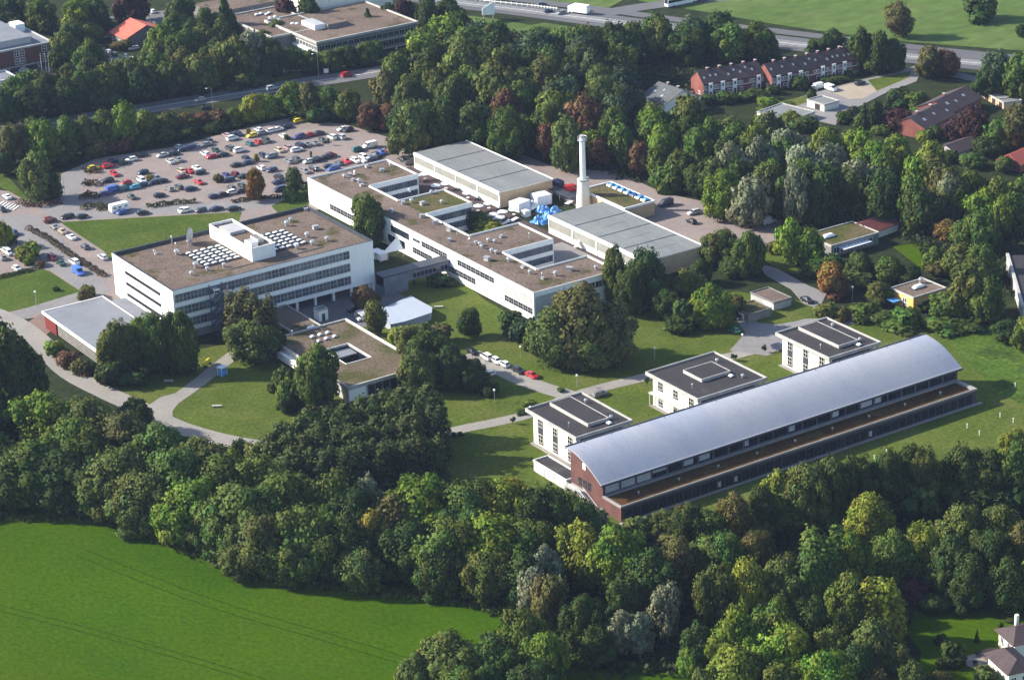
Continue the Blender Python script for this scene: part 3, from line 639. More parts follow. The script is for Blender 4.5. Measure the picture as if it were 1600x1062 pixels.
# ---- three cube houses
def cube_house(lab, x, y, lx, style):
    o = empty('cube_house', lab, 'building', (x, y, 0), 0, 'cube houses along the arched hall')
    ly, h = 22.2, 9.4; i0 = 1.35
    b = MB(); b.box(i0, lx-i0, i0, ly-i0, 0, 8.7, 'cream_paint'); b.build('wall', o)
    b = MB(); b.box(0, lx, 0, ly, 8.5, 8.95, 'light_concrete', 'roof_black'); b.parapet(-.06, lx+.06, -.06, ly+.06, 8.45, h, .28, 'light_concrete'); b.build('roof', o)
    if style == 2: bx = (lx*.345, lx*.76, 8.4, 16.3, .35)
    else: bx = (lx*.37, lx*.74, 3.9, ly-1.6 if style else ly-1.6, .35)
    b = MB(); b.box(bx[0], bx[1], bx[2], bx[3], 8.95, h+bx[4], 'light_concrete', 'roof_black'); b.parapet(bx[0]-.05, bx[1]+.05, bx[2]-.05, bx[3]+.05, h+bx[4]-.25, h+bx[4]+.08, .22, 'light_concrete'); b.build('roof_box', o)
    skylight(o, bx[1]-1.0, bx[2]-1.6, 8.95, 1.3, 1.3, .3)
    for (vx, vy, k) in ((lx*.15, ly*.3, 2), (lx*.85, ly*.75, 0), (lx*.8, ly*.2, 0)): vent(o, vx, vy, 8.95, k, .8)
    # tall window panels on the west and south sides
    for yc in (ly-4.6, ly-11.1, ly-17.7):
        for (z0, z1) in (((.6, 8.0),) if style != 2 else ((5.0, 8.0), (.6, 3.0))):
            m = MB(); m.box(i0-.06, i0+.02, yc-1.1, yc+1.1, z0, z1, 'dark_metal'); pn = m.build('window_panel', o)
            for z in ((.9, 5.2) if z1-z0 > 4 else (z0+.3,)):
                window(pn, 'W', i0-.06, yc, z+.3, 1.9, 2.2, 2, 2, 'cream_paint', 'glass_dark', fw=.07)
    n = 6
    m = MB(); m.box(i0+.8, lx-i0-3, i0-.06, i0+.02, .4, 8.2, 'glass_dark'); m.build('glass_front', o)
    for k in range(n):
        xx = i0+1.0+(lx-2*i0-2)*(k+.5)/n
        for z in (1.0, 5.2): window(o, 'S', xx, i0-.06, z, 1.7, 2.4, 2, 1, 'dark_metal', 'glass_dark')
    for xx in (.5, lx-1.0, lx-2.9): MB().box(xx, xx+.35, .4, .75, 0, 8.5, 'light_concrete').build('pillar', o)
    b = MB(); b.box(i0-1.2, i0, 1, ly-1, 0, .12, 'path_pale'); b.build('paved_edge', o)
    if style == 2:
        m = MB(); m.box(i0-1.3, i0, 3.5, ly-1, 3.6, 3.9, 'light_concrete'); m.build('canopy', o)
        for yy in (4, 12, ly-1.4): MB().box(i0-1.2, i0-1.0, yy, yy+.2, 0, 3.6, 'light_concrete').build('post', o)
    return o
cube_house('cube house nearest the white shed, long raised box across its black roof', -29.2, -88.9, 17.2, 0)
cube_house('middle cube house, square raised box on its black roof and a side canopy', 8.5, -88.7, 22.4, 2)
cube_house('cube house nearest the turning area, long raised box across its black roof', 51.7, -88.6, 17.8, 1)
sh = empty('garden_shed', 'flat roofed white shed between the nearest cube house and the arched hall', 'shed', (-37.2, -96, 0))
b = MB(); b.box(0, 4.4, 0, 14.2, 0, 2.7, 'light_concrete', 'roof_black'); b.build('wall', sh)
MB().parapet(-.1, 4.5, -.1, 14.3, 2.55, 3.0, .2, 'white_paint').build('parapet', sh)
for k in range(3): MB().box(-.05, 0, 1.2+4.3*k, 4.6+4.3*k, .1, 2.4, 'white_paint').build('door', sh)

# ---- arched hall
ah = empty('arched_hall', 'long hall under a curved silver metal roof with a lower brown roofed front wing', 'building', (-36.9, -111, 0))
LX = 113.0
def arc(y):        # profile of the roof, y from the front eave (0) to the high back edge (13.3)
    t = min(max((y+.6)/14.4, 0), 1); return 7.55+4.75*math.sin(t*math.pi/2*.93)/math.sin(math.pi/2*.93)+.45*math.sin(t*math.pi)
ys = [-.75+14.6*i/44 for i in range(45)]
b = MB(); v = []; f = []
for x in (-.9, LX+.9):
    for y in ys: v.append((x, y, arc(y)))
for x in (-.9, LX+.9):
    for y in ys: v.append((x, y, arc(y)-.35))
n = len(ys)
for i in range(n-1):
    f.append((i, n+i, n+i+1, i+1)); f.append((2*n+i+1, 3*n+i+1, 3*n+i, 2*n+i)); f.append((i, i+1, 2*n+i+1, 2*n+i)); f.append((n+i+1, n+i, 3*n+i, 3*n+i+1))
f += [(0, 2*n, 3*n, n), (n-1, 2*n-1, 4*n-1, 3*n-1)]
b.mesh(v, f, 'zinc'); rf = b.build('roof', ah)
b = MB(); b.box(-1, LX+1, 13.72, 14.05, arc(13.6)-.5, arc(13.85)+.22, 'dark_metal'); b.build('gutter', ah)
b = MB(); b.box(-1, LX+1, -.98, -.72, 7.05, 7.5, 'dark_metal'); b.build('gutter', ah)
for side, x0, x1 in (('W', 0, .4), ('E', LX-.4, LX)):
    pr_ = [(y, arc(y)-.36) for y in ys if 0 <= y <= 13.3]
    pts = [(0.0, 0.0), (13.3, 0.0), (13.3, arc(13.3)-.36)]+[p for p in reversed(pr_)]+[(0.0, arc(0)-.36)]
    b = MB(); m = len(pts)
    b.mesh([(x0, y, z) for y, z in pts]+[(x1, y, z) for y, z in pts], [tuple(range(m-1, -1, -1)), tuple(range(m, 2*m))]+[(i, (i+1) % m, m+(i+1) % m, m+i) for i in range(m)], 'brown_brick')
    b.build('end_wall', ah)
b = MB(); b.box(.4, LX-.4, .1, .4, 0, 7.1, 'blue_grey_metal'); b.box(.4, LX-.4, 12.9, 13.25, 0, 11.2, 'blue_grey_metal'); b.build('wall', ah)
nb = 24; w = (LX-.8)/nb
full = {0, 1, 2}; half = {3}; part = {5: .7, 6: .8, 9: .3, 12: .45, 15: .5, 17: .9, 18: .5}
for k in range(nb):
    x = .4+w*(k+.5)
    o = window(ah, 'S', x, .1, 4.55, w-.35, 2.55, 3, 1, 'dark_metal', 'glass_dark', fw=.12)
    if k in full or k in half or k in part:
        fr = 1.0 if k in full or k in half else part[k]
        z0 = .15 if k in full else (1.3 if k in half else .5)
        MB().box(-(w-.7)/2, -(w-.7)/2+(w-.7)*fr, -.125, -.055, z0, 2.4, 'blind').build('blind', o)
wg = MB(); wg.box(0, LX, -7.3, 0, 0, 3.75, 'brown_brick', 'roof_sedum'); wg = wg.build('front_wing', ah)
b = MB(); b.box(-.15, LX+.15, -7.42, -7.12, 3.75, 4.3, 'edge_concrete'); b.box(-.15, .4, -7.12, 0, 3.75, 4.26, 'edge_concrete'); b.box(LX-1.1, LX+.15, -7.12, -.1, 3.75, 4.26, 'edge_concrete'); b.box(.4, LX-1.1, -.4, .08, 3.72, 4.2, 'edge_concrete'); b.build('parapet', wg)
b = MB(); b.box(.5, LX-.3, -7.36, -7.29, .3, 3.3, 'dark_metal'); b.build('window_band', wg)
for k in range(44): window(wg, 'S', 1.9+2.52*k, -7.36, .45, 2.2, 2.6, 2, 1, 'dark_metal', 'glass_dark', fw=.1)
for k in (11, 13, 30): MB().box(1.0+2.52*k, 1.9+2.52*k, -7.5, -7.45, .9, 2.3, 'blind').build('blind', wg)
for k in range(9): vent(wg, 8+12*k, -3.4, 3.75, 0, .55)
MB().box(-.6, LX+1.4, -8.2, -7.3, 0, .16, 'edge_concrete').build('paved_edge', ah)
MB().box(LX, LX+4, 0, 2.2, 0, .14, 'light_concrete').build('paved_edge', ah)
for k in range(14): MB().box(-.05, .05, -.05, .05, 0, .3, 'dark_metal').build('snow_guard', ah, (4+8*k, 12.9, arc(12.9)))
# west end: windows, landing and stair
MB().box(-.06, 0, 7.0, 8.2, 8.3, 9.9, 'white_paint').build('wall_panel', ah)
for y in (9.4, 7.4, 5.6): window(ah, 'W', 0, y, 3.4, 1.3, 2.2, 1, 1, 'dark_metal', 'glass_dark')
st = MB(); st.box(-2.4, -.1, 7.2, 12.6, 2.75, 2.95, 'light_concrete')
for (x, y) in ((-2.3, 12.4), (-2.3, 7.4), (-.3, 12.4), (-2.3, 10)): st.box(x-.08, x+.08, y-.08, y+.08, 0, 2.75, 'bright_metal')
for k in range(14):
    y = 7.1-.42*k; z = 2.75-.2*k; st.box(-2.2, -.8, y-.42, y, z-.2, z-.12, 'bright_metal')
for z in (.55, 1.05):
    st.tube([(-2.35, 12.5, 2.95+z), (-2.35, 7.2, 2.95+z)], [.05, .05], 'white_paint', 6)
    for x in (-2.2, -.8): st.tube([(x, 7.2, 2.95+z), (x, 1.2, .1+z)], [.05, .05], 'white_paint', 6)
for x in (-2.2, -.8): st.tube([(x, 7.2, 2.7), (x, 1.2, -.1)], [.1, .1], 'white_paint', 6)
st.build('stair', ah)

# ---- pitched roof houses
def house(name, lab, cat, loc, rz, lx, ly, eave, ridge, wall, roof, over=.35, group=None, front=(), west=(), chim=(), lights=(), doors=(), gable_wall=None):
    """ridge along local x; local y from front (0) to back"""
    o = empty(name, lab, cat, loc, rz, group)
    b = MB(); b.box(0, lx, 0, ly, 0, eave, wall)
    for x0, x1 in ((0, .25), (lx-.25, lx)):
        b.mesh([(x0, 0, eave), (x0, ly, eave), (x0, ly/2, ridge-.1), (x1, 0, eave), (x1, ly, eave), (x1, ly/2, ridge-.1)], [(0, 2, 1), (3, 4, 5), (0, 3, 5, 2), (1, 2, 5, 4)], gable_wall or wall)
    b.build('wall', o)
    s = (ridge-eave)/(ly/2); e = over; t = .22
    b = MB()
    for k in (0, 1):
        ya, yb = (-e, ly/2) if k == 0 else (ly+e, ly/2)
        za = eave-s*e; zb = ridge
        q = [(-e*.6, ya, za), (lx+e*.6, ya, za), (lx+e*.6, yb, zb), (-e*.6, yb, zb)]
        if k: q = q[::-1]
        b.mesh(q+[(x, y, z+t) for x, y, z in q], [(3, 2, 1, 0), (4, 5, 6, 7), (0, 1, 5, 4), (1, 2, 6, 5), (2, 3, 7, 6), (3, 0, 4, 7)], roof)
    rf = b.build('roof', o)
    for (x, y, w, h) in chim:
        zz = eave+s*min(y, ly-y)
        m = MB(); m.box(x-w/2, x+w/2, y-w/2, y+w/2, zz-.3, ridge+h, 'bright_brick'); m.box(x-w/2-.08, x+w/2+.08, y-w/2-.08, y+w/2+.08, ridge+h, ridge+h+.15, 'light_concrete'); m.build('chimney', rf)
    for (x, y, w, h) in lights:
        z0 = eave+s*y+t+.06; z1 = eave+s*(y+h)+t+.06
        MB().mesh([(x, y, z0), (x+w, y, z0), (x+w, y+h, z1), (x, y+h, z1), (x, y, z0-.1), (x+w, y, z0-.1), (x+w, y+h, z1-.1), (x, y+h, z1-.1)], [(0, 1, 2, 3), (0, 4, 5, 1), (1, 5, 6, 2), (2, 6, 7, 3), (3, 7, 4, 0)], 'bright_metal').build('rooflight', rf)
    for (x, z, w, h) in front: window(o, 'S', x, 0, z, w, h, 2, 1, 'white_paint', 'glass_dark')
    for (y, z, w, h) in west: window(o, 'W', 0, y, z, w, h, 2, 1, 'white_paint', 'glass_dark')
    for (x, z0, z1, w) in doors:
        m = MB(); m.box(x-w/2, x+w/2, -.5, 0, z0, z1, 'white_paint'); d = m.build('bay', o)
        window(d, 'S', x, -.5, z1-1.9, w*.55, 1.3, 1, 1, 'white_paint', 'glass_dark')
        MB().box(x-w*.3, x+w*.3, -.53, -.5, z0+.1, z0+2.1, 'dark_metal').build('door', d)
    return o
def row_house(lab, pa, pb, lx, n, seed):
    a = at(*pa); c = at(*pb); d = (c-a); rz = math.atan2(d.y, d.x); lx = d.to_2d().length
    rnd = random.Random(seed)
    fr = []; dr = []; li = []; chm = []
    w = lx/n
    for k in range(n):
        x = w*(k+.5)
        fr += [(x-1.7, 3.3, 1.2, 1.1), (x+1.9, 3.3, 1.2, 1.1), (x-1.7, .8, 1.4, 1.2)]
        if k % 4 != 3: dr.append((x+.3, 0, 5.3, 1.6))
        li.append((x-1.5, rnd.uniform(1.4, 2.4), .8, .8)); chm.append((x+w*.35, 5.0, .8, .7))
        if rnd.random() < .6: li.append((x+1.2, rnd.uniform(1.6, 3.0), .8, .7))
    o = house('terraced_house_row', lab, 'house', (a.x, a.y, 0), rz, lx, 9.6, 5.2, 8.8, 'bright_brick', 'roof_tile_dark', .3, 'terraced brick rows beyond the wood', fr, [(3, .9, 1.2, 1.2)], chm, li, dr)
    MB().box(0, lx, -.12, 0, 2.75, 2.95, 'white_paint').build('string_course', o)
    return o
row_house('terraced brick row with five white bays, nearer the wood', (1099.4, 154), (1193, 138), 25, 5, 3)
row_house('longer terraced brick row stepping up to the dark trees by the motorway', (1206, 142), (1343, 113), 40, 8, 5)
house('gabled_house', 'white walled house with a slate grey roof half hidden by trees', 'house', (160.8, 143.4, 0), R_(-90), 14, 16, 4.6, 8.2, 'cream_paint', 'roof_tile_slate', .4, None, [(2.5+2.6*k, z, 1.2, 1.2) for k in range(4) for z in (.8, 3.0)], (), [(4, 9, .8, .5), (10, 9, .8, .5)], [(3, 3, 1, 1), (8, 2.4, 1, 1), (6, 5, .9, .9)])
a = at(1446, 203); c = at(1499, 174); d = c-a
house('gabled_house', 'dark roofed brick house with a red gable above the copper beech', 'house', (213.5, 53.5, 0), R_(17), 19.5, 12.5, 3.7, 6.6, 'bright_brick', 'roof_tile_dark', .4, 'dark roofed houses off the housing road', [(2+3*k, 1, 1.4, 1.3) for k in range(6)], (), [(6, 7, .9, .6), (15, 7, .9, .6)], [(4, 2.5, 1.3, 1.2), (11, 3, 1.0, 1), (18, 2, 1, 1)])
house('gabled_house', 'dark roofed house set back towards the garages and motorway', 'house', (231.8, 60.8, 0), R_(17), 21, 13, 4.0, 7.0, 'bright_brick', 'roof_tile_dark', .4, 'dark roofed houses off the housing road', [(2+3*k, 1, 1.4, 1.3) for k in range(6)], (), [(8, 7.5, .9, .6)], [(3, 3, 1.2, 1.2), (8, 2.5, 1, 1), (14, 3.2, 1.4, 1)])
house('gabled_house', 'house with a bright red tiled roof above the hotel parking', 'house', (52.5, 351.5, 0), R_(-90), 14.5, 19, 3.4, 7.4, 'dark_concrete', 'roof_tile_red', .3, None, [(3+3*k, .8, 1.4, 1.4) for k in range(4)])
house('gabled_house', 'small red tiled house at the picture edge beyond the poplar wood', 'house', tuple(at(1594, 270)[:2])+(0,), R_(12), 14, 9, 2.6, 5.2, 'bright_brick', 'roof_tile_red', .3)
house('gabled_house', 'low brown roofed bungalow between the bright tree and the red tiled house', 'house', tuple(at(1494, 252)[:2])+(0,), R_(8), 13, 9, 2.5, 4.4, 'light_concrete', 'roof_tile_dark', .3)
def flat(name, lab, cat, x, y, lx, ly, h, wall, roof, rim, rz=0.0, para=.35, win=(), doors=(), extra=None, group=None):
    o = empty(name, lab, cat, (x, y, 0), rz, group)
    MB().box(0, lx, 0, ly, 0, h-.3, wall, roof).build('wall', o)
    MB().parapet(-.15, lx+.15, -.15, ly+.15, h-.55, h, para, rim).build('parapet', o)
    for (s, a, z, w, hh, nx, nz) in win:
        if s == 'S': window(o, s, a, 0, z, w, hh, nx, nz, 'white_paint', 'glass_dark')
        if s == 'W': window(o, s, 0, a, z, w, hh, nx, nz, 'white_paint', 'glass_dark')
        if s == 'E': window(o, s, lx, a, z, w, hh, nx, nz, 'white_paint', 'glass_dark')
    for (s, a, w, hh, m) in doors:
        if s == 'S': MB().box(a-w/2, a+w/2, -.05, 0, .05, hh, m).build('door', o)
        else: MB().box(-.05, 0, a-w/2, a+w/2, .05, hh, m).build('door', o)
    return o
yh = flat('flat_house', 'small orange yellow house with a flat roof between dense shrubs', 'house', 105.4, -61.4, 12.2, 9.6, 4.8, 'yellow_render', 'roof_gravel', 'light_concrete', 0, .3, [('W', 3.6, .7, 1.6, 2.9, 2, 2), ('S', 4, 1.5, 2, 1.4, 2, 1)])
skylight(yh, 6.5, 5.2, 4.5, 4.2, 1.8, .6); vent(yh, 9.5, 7.5, 4.5, 0, 1.3)
MB().box(-3.2, -.6, 4.5, 7.6, 2.5, 2.65, 'blue_plastic').build('awning', yh)
b = MB(); b.box(-3.0, 0, 0, 4.2, 0, .9, 'timber_dark'); b.build('terrace', yh)
kg = flat('flat_house', 'flat mossy roofed pavilion with a white rooflight below the dark wood', 'house', 116, -13.4, 18.6, 12.2, 4.0, 'dark_concrete', 'roof_green', 'light_concrete', 0, .3, [('S', 2+2.6*k, .8, 2.2, 2.2, 2, 1) for k in range(6)])
skylight(kg, 4.5, 6.6, 3.7, 4.6, 2.0, .7)
MB().prism([(3, -2.4), (14, -2.2), (14, -.2), (3, -.2)], 2.5, 2.6, 'tent_white').build('awning', kg)
house('garden_pavilion', 'small dark red roofed pavilion joined to the mossy roofed one', 'pavilion', (135, -9.5, 0), R_(6), 12, 9, 2.6, 4.4, 'cream_paint', 'roof_tile_maroon', .6)
flat('garage', 'flat roofed white garage beside the turning area, larger of the pair', 'garage', 75.8, -36.0, 6.4, 10.4, 2.7, 'light_concrete', 'roof_gravel', 'dark_concrete', 0, .25, (), [('W', 2.6, 3.2, 2.4, 'white_paint'), ('W', 7.4, 3.4, 2.4, 'light_concrete')], group='garages near the turning area')
flat('garage', 'grass roofed garage dug in beside the larger flat garage', 'garage', 64.6, -38.6, 8.0, 7.6, 2.7, 'dark_concrete', 'roof_green', 'dark_concrete', 0, .25, (), [('W', 3.4, 3, 2.3, 'white_paint')], group='garages near the turning area')
flat('garage', 'long grey roofed garage block with a cream end below the terraced rows', 'garage', 187.6, 93.1, 13.0, 15.2, 2.6, 'cream_paint', 'roof_felt_grey', 'light_concrete', R_(10), .3, [('W', 3+2.6*k, .8, 1.2, 1.2, 1, 1) for k in range(4)], group='garages of the terraced rows')
flat('garage', 'small cream garage with a grey roof beside the sandy pad', 'garage', 207.5, 98.8, 7.2, 8.6, 2.8, 'cream_paint', 'roof_felt_grey', 'light_concrete', R_(4), .3, (), [('W', 3.4, 2.6, 2.3, 'timber_dark')], group='garages of the terraced rows')
for k in range(4):
    p = Vector((257.2+1.25*k, 61.5+4.75*k, 0))
    flat('garage', ['end lock up garage of the pale row below the big green tree', 'third pale lock up garage from the set back dark roofed house', 'second pale lock up garage from the set back dark roofed house', 'pale lock up garage closest to the motorway, end of its row'][k], 'garage', p.x, p.y, 7, 4.5, 2.6, 'tan_brick', 'roof_felt_grey', 'light_concrete', R_(-15), .25, (), [('W', 2.1, 2.4, 2.1, 'timber_dark')], group='lock up garages by the motorway')
dk = empty('flat_house', 'dark low building cut by the picture edge beyond the yellow house', 'building', (140, -70, 0))
b = MB(); b.prism([(9, 17), (-15, -14.5), (10, -34), (36, -2)], 0, 4.6, 'grey_panel', 'roof_black'); b.build('wall', dk)
b = MB(); b.prism([(9.3, 17.6), (-15.8, -14.6), (-15.2, -15.2), (9.9, 17.0)], 4.4, 5.1, 'light_concrete'); b.build('parapet', dk)
# hotel, top left
ht = empty('brick_hotel', 'three storey dark brick block with white windows and a set back grey top storey', 'building', (-18, 333.5, 0))
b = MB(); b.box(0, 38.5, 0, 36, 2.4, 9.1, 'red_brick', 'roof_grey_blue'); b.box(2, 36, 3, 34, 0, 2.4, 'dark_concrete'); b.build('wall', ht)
MB().parapet(-.2, 38.7, -.2, 36.2, 8.8, 9.5, .6, 'light_concrete').build('parapet', ht)
b = MB(); b.box(-10, 32, 5, 34, 9.1, 11.6, 'grey_panel', 'roof_grey_blue'); b.build('top_storey', ht)
MB().box(33, 37, 22, 28, 9.1, 12.2, 'white_paint').build('lift_tower', ht)
for x in (10.5, 12.8, 23.5, 25.8, 35, 37): 
    for z in (3.0, 6.0): window(ht, 'S', x, 0, z, 2.0, 2.3, 2, 2, 'white_paint', 'glass_dark')
for y in (3, 9, 15):
    for z in (3.0, 6.0): window(ht, 'E', 38.5, y, z, 1.8, 2.2, 2, 2, 'white_paint', 'glass_dark')
for x in (20, 26, 32, 37.5): MB().box(x, x+.4, .3, .7, 0, 2.4, 'white_paint').build('pillar', ht)
MB().box(0, 39, -.5, 0, 2.1, 2.5, 'light_concrete').build('string_course', ht)
flat('flat_house', 'low grey roofed annexe in front of the brick block at the picture corner', 'building', -22, 316, 20, 12, 3.6, 'cream_paint', 'roof_grey_blue', 'white_paint', 0, .4)
# flat roofed school complex, top
sc = empty('school_complex', 'sprawling two storey complex with brown flat roofs at the picture top', 'building', (100.5, 269, 0))
b = MB(); b.box(0, 44.5, 0, 40.5, 0, 8.0, 'dark_concrete', 'roof_gravel'); b.box(-9, 14, 19, 58, 0, 7.6, 'dark_concrete', 'roof_gravel'); b.build('wall', sc)
b = MB(); b.parapet(-.6, 45.1, -.6, 41.1, 7.6, 8.5, .6, 'light_concrete'); b.parapet(-9.6, 14.6, 18.4, 58.6, 7.3, 8.1, .6, 'light_concrete'); b.build('parapet', sc)
b = MB(); b.box(20, 60, 44, 62, 0, 12.5, 'cream_paint', 'roof_gravel'); b.build('rear_block', sc)
b = MB(); b.box(-12, 16, 62, 80, 0, 9, 'dark_concrete', 'roof_gravel'); b.build('rear_block', sc)
for z in (4.6, 1.2):
    for k in range(17): window(sc, 'S', 2+2.55*k, 0, z, 2.3, 1.9, 2, 1, 'bright_metal', 'glass_dark')
    for k in range(8): window(sc, 'W', 0, 1.3+2.25*k, z, 2.0, 1.9, 2, 1, 'white_paint', 'glass_dark')
    MB().box(0, 44.5, -1.0, 0, z-.9, z-.6, 'light_concrete').build('balcony', sc)
    MB().box(-1.0, 0, 0, 18, z-.9, z-.3, 'white_paint').build('balcony', sc)
for k in range(7): MB().box(8, 13, 20.8+1.6*k-5, 21.5+1.6*k-5, 8, 10, 'white_paint', 'grey_panel').build('roof_fin', sc)
MB().box(13, 22, 14, 27, 7.7, 9.8, 'dark_concrete', 'roof_gravel').build('plant_room', sc)
for (px, py) in [(401, 24), (408, 22), (417, 23), (421, 21), (422, 29), (430, 27), (436, 32), (457, 38), (464, 38)]:
    x, y = rel(sc, px, py, 7.8); skylight(sc, x, y, 7.7, 1.7, 1.2, .4)
# house in the bottom right corner
cr = empty('villa', 'brown tiled villa with a round paved terrace in the near corner', 'house', (-10.5, -221.8, 0), R_(-14))
def hip(o, x0, x1, y0, y1, h, rise, wall, roof, name='roof'):
    MB().box(x0+.9, x1-.9, y0+.9, y1-.9, 0, h, wall).build('wall', o)
    i = min(x1-x0, y1-y0)/2
    if x1-x0 > y1-y0: r = [(x0+i*.7, (y0+y1)/2), (x1-i*.7, (y0+y1)/2)]
    else: r = [((x0+x1)/2, y0+i*.7), ((x0+x1)/2, y1-i*.7)]
    v = [(x0, y0, h), (x1, y0, h), (x1, y1, h), (x0, y1, h)]+[(x, y, h+rise) for x, y in r]
    f = [(0, 1, 5, 4), (1, 2, 5), (2, 3, 4, 5), (3, 0, 4)] if x1-x0 > y1-y0 else [(0, 1, 4), (1, 2, 5, 4), (2, 3, 5), (3, 0, 4, 5)]
    f.append((3, 2, 1, 0))
    return MB().mesh(v, f, roof).build(name, o)
hip(cr, 0, 15, 0, 8.4, 4.0, 2.2, 'cream_paint', 'roof_tile_dark'); hip(cr, -6.6, .6, -9.2, 1.2, 3.4, 1.9, 'cream_paint', 'roof_tile_dark')
window(cr, 'W', .9, 6.0, 1.6, 1.4, 1.6, 2, 1); window(cr, 'W', .9, 3, 1.6, 1.4, 1.6, 2, 1)
window(cr, 'S', -4.5, -8.3, 1.0, 1.2, 1.2, 2, 1); window(cr, 'S', -2.0, -8.3, 1.0, 1.2, 1.2, 2, 1)
MB().box(4.4, 5.1, 6.6, 7.3, 4.2, 7.2, 'cream_paint').build('chimney', cr)
b = MB(); b.prism([(-1.9+2.9*math.cos(2*math.pi*k/28), 4.2+2.9*math.sin(2*math.pi*k/28)) for k in range(28)], 0, .5, 'paving_red'); b.prism([(-5.9+3.3*math.cos(2*math.pi*k/28), 3.2+3.3*math.sin(2*math.pi*k/28)) for k in range(28)], 0, .25, 'path_pale'); b.build('terrace', cr)
# ------------------------------------------------------------------ trees
CN = {'dg': ('dark green', (.042, .070, .016)), 'mg': ('mid green', (.070, .112, .021)), 'lg': ('bright green', (.110, .172, .020)), 'yg': ('yellow green', (.150, .185, .024)),
      'ol': ('olive', (.088, .112, .026)), 'gg': ('silvery grey', (.165, .185, .110)), 'rb': ('reddish brown', (.118, .068, .036)), 'or': ('orange brown', (.17, .112, .030)),
      'cb': ('copper purple', (.052, .023, .023)), 'bn': ('brownish', (.098, .096, .030)), 'ye': ('golden yellow', (.21, .18, .024)), 'gv': ('deep olive', (.056, .078, .022)), 'bg': ('blue green', (.048, .078, .036))}
TN = {'g': ('broadleaf_tree', 'tree', 'tree'), 'b': ('broadleaf_tree', 'tree', 'tree'), 'o': ('broadleaf_tree', 'tall tree', 'tree'), 'p': ('poplar_tree', 'feathery tree', 'tree'), 'c': ('conifer_tree', 'conifer', 'tree'),
      'w': ('silver_willow', 'willow', 'tree'), 's': ('shrub', 'shrub', 'shrub'), 't': ('young_tree', 'slim young tree', 'tree')}
